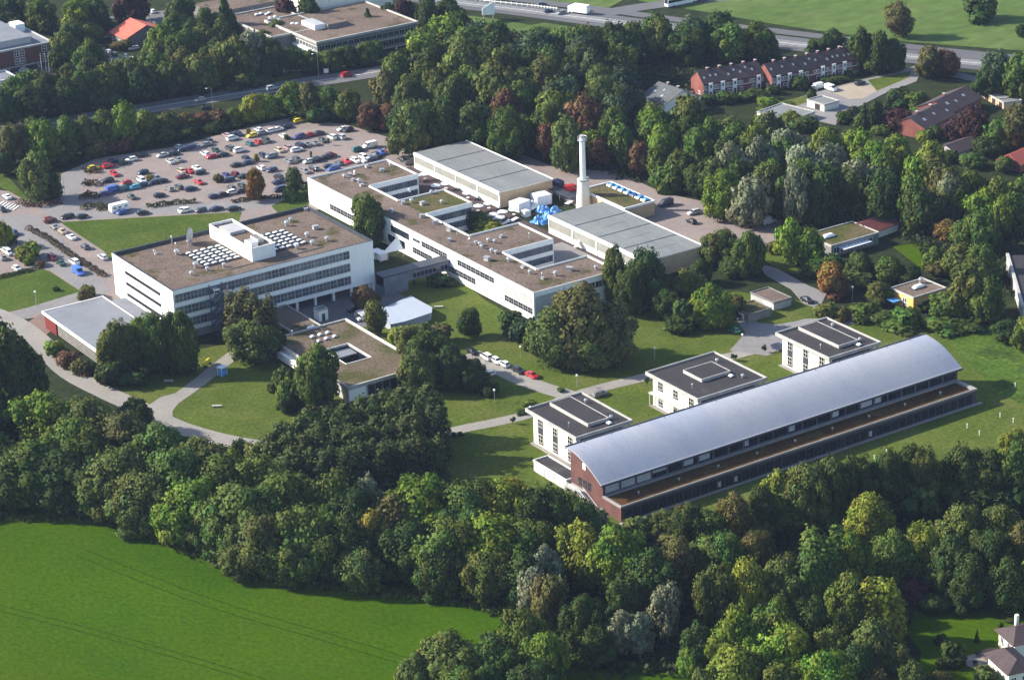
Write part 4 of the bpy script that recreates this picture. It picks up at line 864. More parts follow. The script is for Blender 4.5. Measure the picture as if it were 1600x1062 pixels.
def crown_mesh(kind, seed):
    rnd = random.Random(seed*77+ord(kind))
    lobes = []
    def add(x, y, z, r, sq=1.0): lobes.append((Vector((x, y, z)), r, sq))
    if kind in 'bwg':
        sk = (rnd.uniform(.8, 1.2), rnd.uniform(.8, 1.2), rnd.uniform(-.07, .07), rnd.uniform(-.07, .07))
        for k in range(rnd.randint(30, 38) if kind != 'g' else 54):
            a = rnd.uniform(0, 2*math.pi); u = rnd.uniform(-.75, 1.0)
            rr = math.sqrt(max(0, 1-u*u))
            e = rnd.uniform(.74, 1.12)
            r = rnd.choice((rnd.uniform(.06, .10), rnd.uniform(.09, .16))) if kind != 'g' else rnd.uniform(.06, .12)
            add(.37*rr*math.cos(a)*e*sk[0]+sk[2]*u, .37*rr*math.sin(a)*e*sk[1]+sk[3]*u, .56+.33*u*e*(1 if u > 0 else .95), r, rnd.uniform(.75, 1.0))
        add(0, 0, .56, .30); add(0, 0, .76, .2)
    elif kind == 'o':
        for k in range(22):
            u = rnd.uniform(-1, 1); a = rnd.uniform(0, 2*math.pi); rr = .34*math.sqrt(max(0, 1-u*u))+.04
            add(rr*math.cos(a), rr*math.sin(a), .53+.38*u, rnd.uniform(.11, .19), 1.15)
        for k in range(4): add(0, 0, .25+.17*k, .24)
    elif kind == 'p':
        for k in range(26):
            u = rnd.uniform(0, 1); a = rnd.uniform(0, 2*math.pi); rr = .32*(1-.35*u)
            add(rr*math.cos(a), rr*math.sin(a), .12+.78*u, rnd.uniform(.09, .14), 1.9)
        for k in range(4): add(0, 0, .2+.18*k, .22)
    elif kind == 'c':
        for k in range(34):
            u = rnd.uniform(0, 1)**1.3; a = rnd.uniform(0, 2*math.pi); rr = .40*(1-u)
            add(rr*math.cos(a), rr*math.sin(a), .08+.86*u, .05+.11*(1-u), .8)
        for k in range(5): add(0, 0, .15+.17*k, .27*(1-.19*k))
    elif kind == 's':
        for k in range(12):
            a = rnd.uniform(0, 2*math.pi); rr = rnd.uniform(.05, .36)
            add(rr*math.cos(a), rr*math.sin(a), rnd.uniform(.25, .62), rnd.uniform(.14, .24), .9)
    elif kind == 't':
        for k in range(11):
            u = rnd.uniform(-1, 1); a = rnd.uniform(0, 2*math.pi); rr = .3*math.sqrt(1-u*u)
            add(rr*math.cos(a), rr*math.sin(a), .6+.3*u, rnd.uniform(.12, .2), 1.1)
    card = {'g': .018, 'b': .029, 'o': .032, 'p': .028, 'c': .034, 'w': .026, 's': .062, 't': .07}[kind]
    dens = {'g': 1.7, 'b': 1.9, 'o': 1.8, 'p': 1.7, 'c': 2.0, 'w': 1.5, 's': 1.9, 't': 1.5}[kind]
    V, F, T, NL = [], [], [], []
    cz = .5
    for (c, r, sq) in lobes:
        n = max(12, int(4*math.pi*r*r/(card*card*2.2)*dens))
        hue = rnd.random(); br = rnd.uniform(-.16, .16)
        for _ in range(n):
            d = Vector((rnd.gauss(0, 1), rnd.gauss(0, 1), rnd.gauss(0, 1))).normalized()
            rr = r*rnd.choice((rnd.uniform(.75, 1.08), rnd.uniform(.75, 1.08), rnd.uniform(.9, 1.38)))
            p = c+Vector((d.x*rr, d.y*rr, d.z*rr*sq))
            if p.z < .03: continue
            # leave out clumps buried deep inside the other boughs
            deep = False
            for (c2, r2, s2) in lobes:
                if c2 is not c and (p-c2).length < r2*.62: deep = True; break
            if deep: continue
            nn = (d+Vector((rnd.uniform(-.8, .8), rnd.uniform(-.8, .8), rnd.uniform(-.5, .9)))).normalized()
            u = nn.orthogonal().normalized(); w = nn.cross(u); s = card*rnd.uniform(.6, 1.5)
            k0 = len(V); m = 5; ph = rnd.uniform(0, 6.3)
            for j in range(m):
                a = ph+2*math.pi*j/m; q = s*rnd.uniform(.55, 1.15)
                V.append(tuple(p+u*math.cos(a)*q+w*math.sin(a)*q+nn*rnd.uniform(-.25, .25)*s))
            F.append(tuple(range(k0, k0+m)))
            tone = min(1, max(0, rnd.gauss(.48, .19)+br)); hu = min(1, max(0, hue+rnd.uniform(-.15, .15)))
            T += [tone, hu, 0, 1]*m
            out = (p-Vector((0, 0, cz))); out = out.normalized() if out.length > 0 else d
            NL += [tuple((d*.55+out*.35+nn*.75).normalized())]*m
    rx = sorted(max(abs(v[0]), abs(v[1])) for v in V)[int(len(V)*.995)]; zs = sorted(v[2] for v in V); z0, z1 = zs[int(len(zs)*.004)], zs[int(len(zs)*.996)]
    zb = {'b': .07, 'o': .08, 'w': .06, 'p': .05, 't': .3}.get(kind, .02)
    V = [(v[0]*.5/rx, v[1]*.5/rx, zb+(v[2]-z0)/(z1-z0)*(1-zb)) for v in V]
    me = bpy.data.meshes.new('crown'); me.from_pydata(V, [], F)
    me.materials.append(MATS['leaves'])
    ca = me.attributes.new('tone', 'FLOAT_COLOR', 'POINT'); ca.data.foreach_set('color', T)
    me.polygons.foreach_set('use_smooth', [True]*len(F))
    me.normals_split_custom_set(NL); me.update()
    return me
def trunk_mesh(kind, seed):
    rnd = random.Random(seed+900); b = MB()
    top = .85 if kind in 'cp' else .6
    b.tube([(0, 0, 0), (.004, .003, .12), (rnd.uniform(-.02, .02), rnd.uniform(-.02, .02), .35), (rnd.uniform(-.03, .03), rnd.uniform(-.03, .03), top)], [.042, .032, .025, .008], 'bark', 7)
    for k in range(6 if kind != 'c' else 0):
        a = rnd.uniform(0, 6.28); z = rnd.uniform(.2, .45); l = rnd.uniform(.2, .33)
        b.tube([(0, 0, z), (l*.5*math.cos(a), l*.5*math.sin(a), z+.12), (l*math.cos(a), l*math.sin(a), z+.27)], [.018, .012, .004], 'bark', 5)
    return b.data('trunk')
NVAR = {'g': 7, 'b': 7, 'o': 4, 'p': 3, 'c': 2, 'w': 3, 's': 4, 't': 2}
TREES = []      # (x, y, radius)
LAB = {}        # (cluster, colour, type) -> list of (px, object)
TR = random.Random(5)
CLUSTER = {
 'belt': ('in the meadow belt', 'the dark corner'),
 'corner': ('at the garden path end', 'the picture corner'),
 'grove': ('in the grove before the canteen', 'the round lawn'),
 'lect': ('beside the lecture hall', 'its red wall'),
 'campus': ('on the middle lawns', 'the office block'),
 'east': ('around the nearer workshop hall', 'the long building'),
 'lot': ('in the big car park', 'the caravan'),
 'hedge': ('in the car park screen', 'the picture edge'),
 'gate': ('by the small car park', 'the picture edge'),
 'wood': ('in the large wood behind', 'the red car'),
 'woodedge': ('along the yard wood edge', 'the farther hall'),
 'town': ('around the brick hotel', 'the hotel'),
 'road': ('beyond the through road', 'the hotel'),
 'poplar': ('in the wood above the yard', 'the chimney'),
 'gardens': ('around the yellow house', 'the yard'),
 'houses': ('among the terraced houses', 'the slate roof'),
 'mway': ('along the motorway', 'the terraced rows'),
 'near': ('in the nearest tree mass', 'the meadow'),
 'strip': ('before the arched hall', 'its brick end'),
 'villa': ('beside the villa', 'the tree mass'),
 'path': ('beside the pale path', 'the grove'),
}
def vmesh(t, k): return cached(('crown', t, k), lambda: crown_mesh(t, k)), cached(('trunk', t, k), lambda: trunk_mesh(t, k))
SPECS = []
def put_tree(cl, base, w, h, t, col, rnd=None):
    rnd = rnd or TR
    k = rnd.randrange(NVAR[t]); rz = rnd.uniform(0, 6.28)
    c0 = CN[col][1]; j = rnd.uniform(.86, 1.16); g = rnd.uniform(-.10, .10)
    colr = (c0[0]*j*(1+g), c0[1]*j, c0[2]*j*(1-g)); w *= 1.0; wx = w*rnd.uniform(1.0, 1.14); hh = h*rnd.uniform(.98, 1.05)
    pr_ = proj((base.x, base.y, h*.6))
    SPECS.append(dict(cl=cl, x=base.x, y=base.y, w=w, h=h, t=t, col=col, k=k, rz=rz, c=colr, wx=wx, hh=hh, px=pr_[0], size=w*h/pr_[2]**2))
    TREES.append((base.x, base.y, w/2))
def make_tree(q):
    cm, tm = vmesh(q['t'], q['k']); nm, tn, cat = TN[q['t']]; cl = q['cl']
    if q['t'] == 's':
        o = inst(nm, cm, None, (q['x'], q['y'], -.15*q['h']), q['rz'], (q['wx']*1.1, q['w']*1.1, q['h']*1.15), q['c']); tag(o, None, cat, 'shrubs '+CLUSTER[cl][0])
    else:
        o = bpy.data.objects.new(nm, None); o.empty_display_size = 1; COL.objects.link(o); o.location = (q['x'], q['y'], 0); tag(o, None, cat, 'trees '+CLUSTER[cl][0])
        inst('crown', cm, o, (0, 0, 0), q['rz'], (q['wx'], q['w'], q['hh']), q['c']); inst('trunk', tm, o, (0, 0, 0), q['rz'], (q['h']*.55, q['h']*.55, q['h']))
    LAB.setdefault((cl, CN[q['col']][0], tn), []).append((q['px'], o))
def finish_trees(most=296):
    """the largest broadleaf trees as single trees, the rest of the woods' crowns as one mass"""
    import numpy as np
    bl = sorted([q for q in SPECS if q['t'] in 'bog'], key=lambda q: -q['size'])
    rest = bl[most:]; ids = {id(q) for q in rest}
    for q in SPECS:
        if id(q) not in ids: make_tree(q)
    VV, TT, CCc, LS, NN = [], [], [], [], []
    for q in rest:
        me = vmesh(q['t'], q['k'])[0]; n = len(me.vertices)
        co = np.empty(n*3, 'f'); me.vertices.foreach_get('co', co); co = co.reshape(-1, 3)*np.array((q['wx'], q['w'], q['hh']), 'f')
        c, s_ = math.cos(q['rz']), math.sin(q['rz'])
        w_ = np.stack([co[:, 0]*c-co[:, 1]*s_+q['x'], co[:, 0]*s_+co[:, 1]*c+q['y'], co[:, 2]], 1)
        tt = np.empty(n*4, 'f'); me.attributes['tone'].data.foreach_get('color', tt)
        nn = np.empty(len(me.loops)*3, 'f'); me.corner_normals.foreach_get('vector', nn); nn = nn.reshape(-1, 3)
        NN.append(np.stack([nn[:, 0]*c-nn[:, 1]*s_, nn[:, 0]*s_+nn[:, 1]*c, nn[:, 2]], 1))
        VV.append(w_); TT.append(tt); CCc.append(np.tile(np.array((*q['c'], 1), 'f'), n))
    if not rest: return
    V = np.concatenate(VV); n = len(V); nf = n//5
    me = bpy.data.meshes.new('distant_woodland'); me.vertices.add(n); me.vertices.foreach_set('co', V.ravel().astype('f'))
    me.loops.add(n); me.loops.foreach_set('vertex_index', np.arange(n, dtype='i')); me.polygons.add(nf); me.polygons.foreach_set('loop_start', np.arange(0, n, 5, dtype='i'))
    me.update(calc_edges=True); me.materials.append(MATS['leaves_mass'])
    a_ = me.attributes.new('tone', 'FLOAT_COLOR', 'POINT'); a_.data.foreach_set('color', np.concatenate(TT))
    a_ = me.attributes.new('tint', 'FLOAT_COLOR', 'POINT'); a_.data.foreach_set('color', np.concatenate(CCc))
    me.polygons.foreach_set('use_smooth', [True]*nf); me.normals_split_custom_set(np.concatenate(NN)); me.update()
    o = inst('distant_woodland', me); o['kind'] = 'stuff'
def T(cl, rows):
    for r in rows:
        px, pt, wp_, h, t, col = r
        if h > 45:      # the lower edge of the crown in the photograph
            pb = h-.16*wp_
            base = at(px, pb); d = proj(base)[2]; w = wp_*d/F_PX
            lo, hi = 1.0, 40.0
            for _ in range(40):
                m = (lo+hi)/2
                if proj((base.x, base.y, m*1.04))[1] > pt: lo = m
                else: hi = m
            h = lo
        else:
            base = at(px, pt, h*1.04); base.z = 0; d = proj(base)[2]; w = wp_*d/F_PX
        put_tree(cl, base, w, h, t, col)
def inside(x, y, poly):
    c = False; n = len(poly)
    for i in range(n):
        x0, y0 = poly[i]; x1, y1 = poly[(i+1) % n]
        if (y0 > y) != (y1 > y) and x < (x1-x0)*(y-y0)/(y1-y0)+x0: c = not c
    return c
KEEP = [(1556, 375, 1640, 485), (1282, 340, 1402, 392), (1440, 335, 1520, 385), (160, 20, 222, 110), (1010, 100, 1350, 165), (60, 80, 105, 125), (0, 20, 85, 110), (365, 0, 625, 80), (225, 10, 330, 28)]
def fill(cl, poly, gap, h, w, cols, types='b', seed=1, limit=200):
    """fill a stretch of wood; poly bounds the tops of its trees in the photograph"""
    rnd = random.Random(seed); xs = [p[0] for p in poly]; ys_ = [p[1] for p in poly]; n = 0
    for _ in range(6000):
        if n >= limit: break
        px, py = rnd.uniform(min(xs), max(xs)), rnd.uniform(min(ys_), max(ys_))
        if not inside(px, py, poly): continue
        hh = rnd.uniform(*h); ww = rnd.uniform(*w); p = at(px, py, hh*1.03); p.z = 0
        hw = ww*F_PX/900*.5; pb = proj((p.x, p.y, 0))[1]
        if any(px+hw > a and px-hw < c and pb > b and py < d for a, b, c, d in KEEP): continue
        if any((p.x-x)**2+(p.y-y)**2 < (gap*.5+r*.62)**2 for x, y, r in TREES): continue
        put_tree(cl, p, ww, hh, rnd.choice(types), rnd.choice(cols), rnd); n += 1
    return n
# -- the belt along the meadow
T('corner', [(-62, 680, 115, 806, 'g', 'dg'), (-130, 672, 120, 796, 'g', 'dg'), (-5, 700, 105, 786, 'g', 'dg'), (24, 506, 118, 690, 'g', 'dg'), (-20, 600, 120, 16, 'g', 'mg'), (215, 622, 60, 690, 'g', 'dg'), (-10, 680, 110, 15, 'g', 'dg')])
T('belt', [(66, 612, 112, 16, 'g', 'lg'), (132, 622, 105, 15, 'g', 'ol'), (190, 648, 92, 14, 'g', 'bn'), (110, 655, 115, 16, 'g', 'mg'), (45, 690, 120, 16, 'g', 'mg'), (250, 666, 100, 14, 'g', 'mg'), (312, 682, 92, 14, 'g', 'ol'),
 (175, 705, 120, 17, 'g', 'ol'), (20, 702, 112, 14, 'g', 'dg'), (92, 706, 112, 14, 'g', 'dg'), (262, 706, 120, 17, 'g', 'mg'), (345, 712, 115, 17, 'g', 'mg'), (362, 700, 50, 13, 'b', 'yg'), (405, 718, 110, 16, 'g', 'mg'),
 (150, 722, 100, 13, 'g', 'dg'), (222, 744, 108, 14, 'g', 'ol'), (290, 748, 120, 16, 'g', 'lg'), (372, 765, 125, 17, 'g', 'mg'), (440, 738, 130, 18, 'g', 'mg'), (512, 742, 120, 17, 'g', 'mg'), (575, 744, 46, 15, 'b', 'gg'), (556, 765, 85, 16, 'g', 'dg'),
 (330, 795, 85, 11, 'g', 'dg'), (405, 803, 110, 15, 'g', 'ol'), (475, 792, 125, 17, 'g', 'mg'), (540, 812, 100, 14, 'g', 'dg'), (580, 800, 62, 13, 'b', 'ye'), (612, 775, 95, 15, 'g', 'bn'), (655, 748, 130, 18, 'g', 'lg'), (725, 752, 120, 18, 'g', 'mg'), (785, 750, 115, 17, 'g', 'yg'), (845, 758, 110, 16, 'g', 'dg'),
 (640, 815, 100, 14, 'g', 'dg'), (700, 808, 115, 16, 'g', 'mg'), (765, 805, 120, 16, 'g', 'lg'), (825, 812, 110, 15, 'g', 'mg'), (690, 858, 90, 11, 'g', 'dg'), (760, 862, 90, 12, 'g', 'ol'), (820, 868, 85, 12, 'g', 'dg'), (890, 772, 80, 14, 'g', 'mg'), (455, 845, 85, 10, 'g', 'mg'), (375, 840, 75, 9, 'g', 'ol'), (560, 856, 85, 10, 'g', 'ol')])
# -- grove before the canteen
T('grove', [(447, 658, 62, 12, 'p', 'gv'), (487, 646, 66, 12.5, 'p', 'gv'), (530, 636, 68, 13, 'p', 'gv'), (574, 624, 70, 13, 'p', 'gv'), (618, 611, 72, 14, 'p', 'gv'), (660, 607, 68, 14, 'p', 'gv'), (428, 680, 56, 11, 'p', 'gv'), (468, 676, 64, 12, 'p', 'gv'), (510, 668, 68, 12.5, 'p', 'gv'), (553, 660, 70, 13, 'p', 'gv'), (597, 652, 70, 13, 'p', 'gv'), (640, 645, 70, 13.5, 'p', 'gv'), (678, 640, 52, 13, 'p', 'gv'), (450, 704, 60, 11, 'p', 'gv'), (500, 700, 64, 11, 'p', 'gv'), (548, 694, 66, 12, 'p', 'gv'), (596, 688, 66, 12, 'p', 'gv'), (640, 684, 66, 12, 'p', 'gv'), (676, 680, 46, 12, 'p', 'gv'), (400, 690, 50, 9, 'p', 'ol'), (450, 614, 34, 650, 'b', 'dg'), (376, 684, 36, 8, 'b', 'dg')])
# -- lecture hall and office block
T('lect', [(190, 503, 70, 600, 'g', 'ol'), (240, 490, 62, 592, 'g', 'mg'), (268, 490, 55, 592, 'g', 'dg'), (288, 488, 54, 592, 'g', 'mg'), (178, 560, 50, 606, 's', 'dg'), (215, 575, 50, 606, 's', 'dg'), (375, 456, 62, 14, 'p', 'bn'), (405, 462, 55, 13.5, 'p', 'bn'), (388, 500, 80, 12, 'g', 'ol'), (420, 510, 50, 9, 'g', 'dg'), (135, 447, 28, 470, 's', 'bn'), (90, 533, 34, 560, 's', 'yg'), (112, 548, 40, 578, 's', 'rb'), (130, 562, 34, 588, 's', 'bn'), (285, 552, 46, 588, 's', 'dg')])
# -- trees on the lawns
T('campus', [(577, 307, 62, 388, 'g', 'mg'), (500, 541, 76, 648, 'g', 'mg'), (460, 590, 45, 640, 's', 'mg'), (478, 605, 45, 640, 's', 'lg'), (440, 575, 40, 618, 's', 'dg'), (500, 618, 40, 648, 's', 'bn'), (588, 468, 36, 530, 'o', 'ol'), (572, 447, 45, 492, 'g', 'rb'), (672, 515, 80, 602, 'g', 'dg'), (640, 508, 50, 575, 'g', 'ol'), (655, 545, 60, 622, 'g', 'ol'), (705, 540, 55, 615, 'g', 'dg'), (740, 562, 50, 617, 'g', 'dg'), (760, 600, 34, 622, 's', 'dg'), (735, 482, 36, 533, 'o', 'dg'), (630, 508, 42, 548, 's', 'yg'), (655, 500, 50, 545, 's', 'ol'), (685, 505, 40, 540, 's', 'bn'), (800, 488, 40, 525, 's', 'dg'), (820, 496, 45, 540, 's', 'bg'), (835, 512, 40, 550, 's', 'mg'), (690, 430, 40, 452, 's', 'dg'),
 (912, 452, 122, 586, 'g', 'bn'), (866, 482, 84, 584, 'g', 'ol'), (960, 474, 80, 578, 'g', 'bn'), (925, 505, 90, 588, 'g', 'ol'), (750, 330, 26, 360, 'o', 'mg'), (738, 328, 22, 362, 'o', 'dg'), (755, 345, 50, 372, 's', 'yg'), (650, 283, 24, 306, 's', 'ye'), (478, 284, 40, 312, 's', 'dg'), (878, 605, 14, 614, 's', 'mg'), (830, 625, 22, 640, 's', 'mg'), (815, 640, 18, 650, 's', 'dg')])
T('east', [(962, 386, 42, 480, 'g', 'ol'), (1014, 386, 70, 490, 'g', 'dg'), (985, 420, 50, 500, 'g', 'dg'), (1075, 422, 60, 485, 'g', 'ol'), (1040, 450, 50, 505, 'g', 'dg'), (1068, 470, 50, 520, 's', 'dg'), (1112, 446, 66, 522, 'g', 'lg'), (1085, 480, 45, 518, 's', 'dg'), (1128, 358, 58, 425, 'g', 'ol'), (1170, 362, 55, 440, 'g', 'mg'), (1150, 400, 60, 440, 'g', 'dg'), (1095, 405, 40, 450, 'g', 'dg'), (1060, 500, 45, 525, 's', 'dg'), (1140, 460, 40, 500, 's', 'bn')])
# -- car park
T('lot', [(60, 240, 52, 320, 'o', 'ol'), (82, 262, 36, 316, 'b', 'dg'), (400, 264, 34, 318, 'b', 'or'), (460, 262, 26, 308, 'o', 'bg'), (452, 293, 22, 318, 's', 'mg'), (232, 274, 13, 284, 's', 'ye'), (342, 273, 17, 288, 's', 'bn'), (401, 240, 8, 254, 's', 'ye'), (388, 200, 8, 212, 's', 'ye'), (486, 236, 5, 252, 't', 'bn'), (513, 215, 5, 228, 't', 'bn'), (449, 210, 10, 220, 's', 'mg'), (470, 300, 20, 316, 's', 'dg')])
T('gate', [(40, 379, 42, 410, 's', 'yg'), (46, 395, 18, 416, 's', 'lg'), (5, 345, 34, 392, 'b', 'yg'), (14, 365, 28, 384, 's', 'mg'), (62, 408, 16, 420, 's', 'rb'), (88, 447, 10, 456, 's', 'dg'), (138, 446, 26, 470, 's', 'bn')])
# -- strip between car park and road
T('hedge', [(20, 195, 55, 265, 'b', 'bn'), (55, 183, 50, 258, 'b', 'mg'), (75, 190, 50, 265, 'b', 'lg'), (108, 184, 46, 252, 'b', 'mg'), (135, 180, 46, 245, 'b', 'ol'), (165, 171, 46, 240, 'b', 'mg'), (198, 160, 52, 238, 'b', 'lg'), (230, 172, 46, 226, 'b', 'mg'), (262, 174, 42, 218, 'b', 'ol'), (292, 176, 42, 212, 'b', 'bn'), (320, 174, 40, 205, 'b', 'rb'), (348, 170, 36, 202, 's', 'rb'), (366, 168, 30, 200, 'b', 'mg'), (398, 147, 50, 197, 'b', 'yg'), (420, 150, 40, 192, 'b', 'lg'), (458, 128, 46, 188, 'b', 'lg'), (485, 130, 42, 190, 'b', 'bn'), (515, 135, 46, 192, 'b', 'mg'), (545, 140, 44, 196, 'b', 'ol'), (470, 165, 40, 192, 's', 'dg'), (500, 165, 40, 196, 's', 'dg'), (150, 215, 44, 250, 's', 'bn'), (185, 212, 44, 243, 's', 'rb'), (220, 205, 44, 236, 's', 'dg'), (255, 200, 44, 228, 's', 'dg'), (100, 232, 40, 262, 's', 'dg'), (70, 235, 40, 270, 'b', 'dg'), (10, 240, 40, 280, 'b', 'dg'), (290, 198, 40, 220, 's', 'dg'), (325, 192, 40, 212, 's', 'dg'), (360, 188, 40, 204, 's', 'dg')])
T('woodedge', [(578, 160, 44, 208, 'b', 'rb'), (605, 165, 40, 208, 'b', 'rb'), (640, 165, 44, 215, 'b', 'dg'), (670, 160, 46, 220, 'b', 'mg'), (700, 150, 46, 215, 'b', 'dg'), (735, 165, 50, 222, 'b', 'mg'), (765, 172, 40, 220, 'b', 'rb'), (672, 205, 34, 232, 's', 'bn'), (695, 208, 30, 230, 's', 'mg'), (790, 175, 50, 235, 'b', 'ol'), (818, 180, 46, 245, 'b', 'mg'), (855, 195, 32, 258, 'o', 'rb'), (888, 200, 40, 262, 'b', 'yg'), (935, 215, 50, 265, 'b', 'rb'), (925, 205, 50, 262, 'b', 'lg'), (970, 195, 60, 268, 'b', 'mg'), (1000, 222, 36, 282, 'o', 'rb'), (1030, 225, 50, 290, 'b', 'mg'), (1060, 235, 46, 300, 'b', 'ol'), (1135, 300, 26, 330, 's', 'or'), (1040, 265, 50, 310, 's', 'mg'), (1085, 255, 44, 312, 'b', 'dg'), (1110, 250, 44, 318, 'b', 'dg')])
# -- the wood behind
T('wood', [(912, 150, 74, 19, 'b', 'rb'), (790, 140, 55, 17, 'b', 'rb'), (850, 80, 45, 22, 'p', 'bn'), (1078, 150, 75, 18, 'b', 'ol'), (1020, 160, 60, 17, 'b', 'lg'), (965, 140, 34, 15, 'b', 'mg'), (770, 95, 80, 22, 'b', 'ol'), (720, 60, 80, 22, 'b', 'ol'), (660, 55, 70, 18, 'b', 'yg'), (620, 85, 60, 17, 'b', 'mg'), (700, 25, 70, 17, 'b', 'lg'), (600, 110, 50, 16, 'b', 'bn')])
fill('wood', [(585, 105), (640, 45), (720, 15), (800, 40), (900, 42), (1000, 28), (1080, 12), (1190, 32), (1205, 55), (1080, 64), (1050, 80), (1000, 110), (985, 160), (900, 185), (780, 170), (640, 160)], 10.0, (14, 19), (12, 17), ['dg', 'dg', 'mg', 'dg', 'mg', 'ol', 'bg'], 'bbbgbo', 3, 95)
# -- right wood
T('poplar', [(1150, 190, 70, 17, 'b', 'mg'), (1200, 175, 60, 15, 'b', 'ol'), (1230, 200, 60, 17, 'w', 'gg'), (1185, 215, 60, 18, 'w', 'gg'), (1290, 200, 60, 16, 'b', 'lg'), (1345, 205, 60, 16, 'b', 'lg'), (1300, 225, 70, 18, 'w', 'gg'), (1255, 228, 70, 18, 'w', 'gg'), (1220, 215, 60, 17, 'b', 'mg'), (1140, 225, 60, 18, 'w', 'gg'), (1090, 205, 60, 17, 'b', 'mg'), (1110, 185, 50, 15, 'b', 'mg'), (1400, 210, 60, 15, 'b', 'yg'), (1455, 222, 60, 15, 'b', 'yg'), (1430, 245, 60, 16, 'b', 'lg'), (1380, 240, 60, 16, 'b', 'mg'), (1340, 250, 60, 17, 'w', 'gg'), (1180, 195, 50, 14, 'b', 'lg'), (1160, 246, 50, 16, 'p', 'dg'), (1200, 250, 55, 17, 'p', 'ol'), (1245, 262, 55, 19, 'w', 'gg'), (1290, 256, 52, 17, 'p', 'dg'), (1335, 258, 52, 16, 'p', 'ol'), (1384, 268, 52, 17, 'p', 'dg'), (1425, 275, 60, 17, 'b', 'mg'), (1470, 262, 60, 16, 'b', 'bn'), (1480, 268, 60, 16, 'w', 'gg'), (1520, 265, 60, 15, 'b', 'mg'), (1560, 280, 60, 15, 'b', 'ol'), (1600, 275, 60, 14, 'b', 'mg'), (1540, 292, 60, 15, 'b', 'lg'), (1495, 280, 56, 14, 'b', 'mg'), (1585, 300, 60, 14, 'b', 'mg'), (1440, 290, 56, 15, 'b', 'dg'), (1118, 246, 44, 15, 'b', 'dg'), (1228, 276, 50, 15, 'b', 'dg'), (1275, 280, 50, 15, 'b', 'dg'), (1318, 268, 50, 14, 'b', 'dg'), (1366, 272, 50, 14, 'b', 'dg'), (1535, 325, 56, 14, 'b', 'mg'), (1565, 310, 50, 13, 'b', 'yg')])
fill('poplar', [(1010, 180), (1100, 165), (1200, 205), (1350, 215), (1450, 230), (1600, 300), (1620, 380), (1500, 360), (1420, 300), (1300, 300), (1130, 270), (1040, 225)], 10.5, (13, 17), (11, 15), ['mg', 'dg', 'ol', 'gg', 'mg', 'lg'], 'bbg', 9, 34)
T('gardens', [(1236, 342, 56, 422, 'b', 'lg'), (1262, 355, 60, 425, 'b', 'lg'), (1212, 375, 30, 400, 's', 'bn'), (1290, 395, 50, 430, 's', 'mg'), (1300, 408, 60, 470, 'b', 'or'), (1345, 395, 46, 440, 'b', 'dg'), (1330, 425, 50, 455, 's', 'ol'), (1390, 400, 60, 450, 'b', 'mg'), (1420, 415, 50, 452, 'b', 'dg'), (1372, 440, 45, 482, 'b', 'ol'), (1480, 343, 56, 385, 'b', 'or'), (1510, 340, 60, 400, 'b', 'mg'), (1460, 385, 40, 430, 'b', 'mg'), (1500, 380, 60, 445, 'b', 'ol'), (1536, 382, 54, 455, 'b', 'mg'), (1475, 405, 55, 440, 'b', 'bn'), (1515, 410, 85, 510, 'b', 'ol'), (1542, 430, 62, 515, 'b', 'mg'), (1480, 455, 60, 510, 'b', 'mg'), (1350, 475, 46, 505, 's', 'mg'), (1385, 485, 50, 512, 's', 'dg'), (1425, 480, 50, 518, 's', 'mg'), (1410, 500, 60, 525, 's', 'mg'), (1465, 500, 60, 528, 's', 'mg'), (1510, 500, 60, 525, 's', 'dg'), (1290, 470, 40, 502, 's', 'ol'), (1312, 482, 30, 505, 's', 'bn'), (1575, 500, 50, 540, 'b', 'dg'), (1606, 490, 50, 560, 'b', 'mg'), (1305, 440, 40, 470, 's', 'rb'), (1440, 470, 40, 490, 's', 'dg'), (1270, 410, 40, 440, 's', 'dg')])
# -- among the houses and by the motorway
T('houses', [(1110, 148, 30, 168, 's', 'dg'), (1165, 143, 30, 160, 's', 'mg'), (1200, 150, 34, 170, 's', 'lg'), (1290, 122, 26, 136, 's', 'dg'), (1225, 160, 30, 176, 's', 'mg'), (1330, 108, 24, 122, 's', 'dg'), (1350, 160, 30, 205, 'c', 'dg'), (1368, 158, 24, 205, 'o', 'dg'), (1404, 170, 45, 212, 'b', 'cb'), (1387, 150, 30, 195, 'c', 'bg'), (1400, 140, 46, 172, 's', 'dg'), (1430, 145, 36, 172, 's', 'mg'), (1520, 170, 60, 232, 'b', 'cb'), (1560, 185, 60, 245, 'b', 'mg'), (1590, 165, 60, 245, 'b', 'bn'), (1492, 186, 44, 226, 'b', 'cb'), (1462, 196, 36, 222, 'b', 'dg'), (1540, 215, 50, 252, 'b', 'dg'), (1520, 240, 44, 268, 'b', 'mg'), (1570, 245, 40, 275, 'b', 'ol'), (1478, 236, 34, 258, 's', 'dg'), (1440, 205, 30, 226, 's', 'yg'), (1320, 175, 26, 196, 's', 'dg'), (1230, 175, 40, 205, 's', 'ol'), (1260, 180, 50, 212, 's', 'dg'), (1270, 140, 18, 160, 's', 'dg'), (1245, 120, 34, 145, 's', 'dg'), (1180, 140, 40, 160, 's', 'dg'), (1140, 145, 40, 168, 's', 'dg'), (1210, 132, 26, 150, 's', 'dg'), (1310, 118, 34, 132, 's', 'dg'), (1440, 165, 30, 178, 's', 'mg'), (1480, 200, 50, 215, 's', 'dg'), (1380, 195, 36, 215, 's', 'mg')])
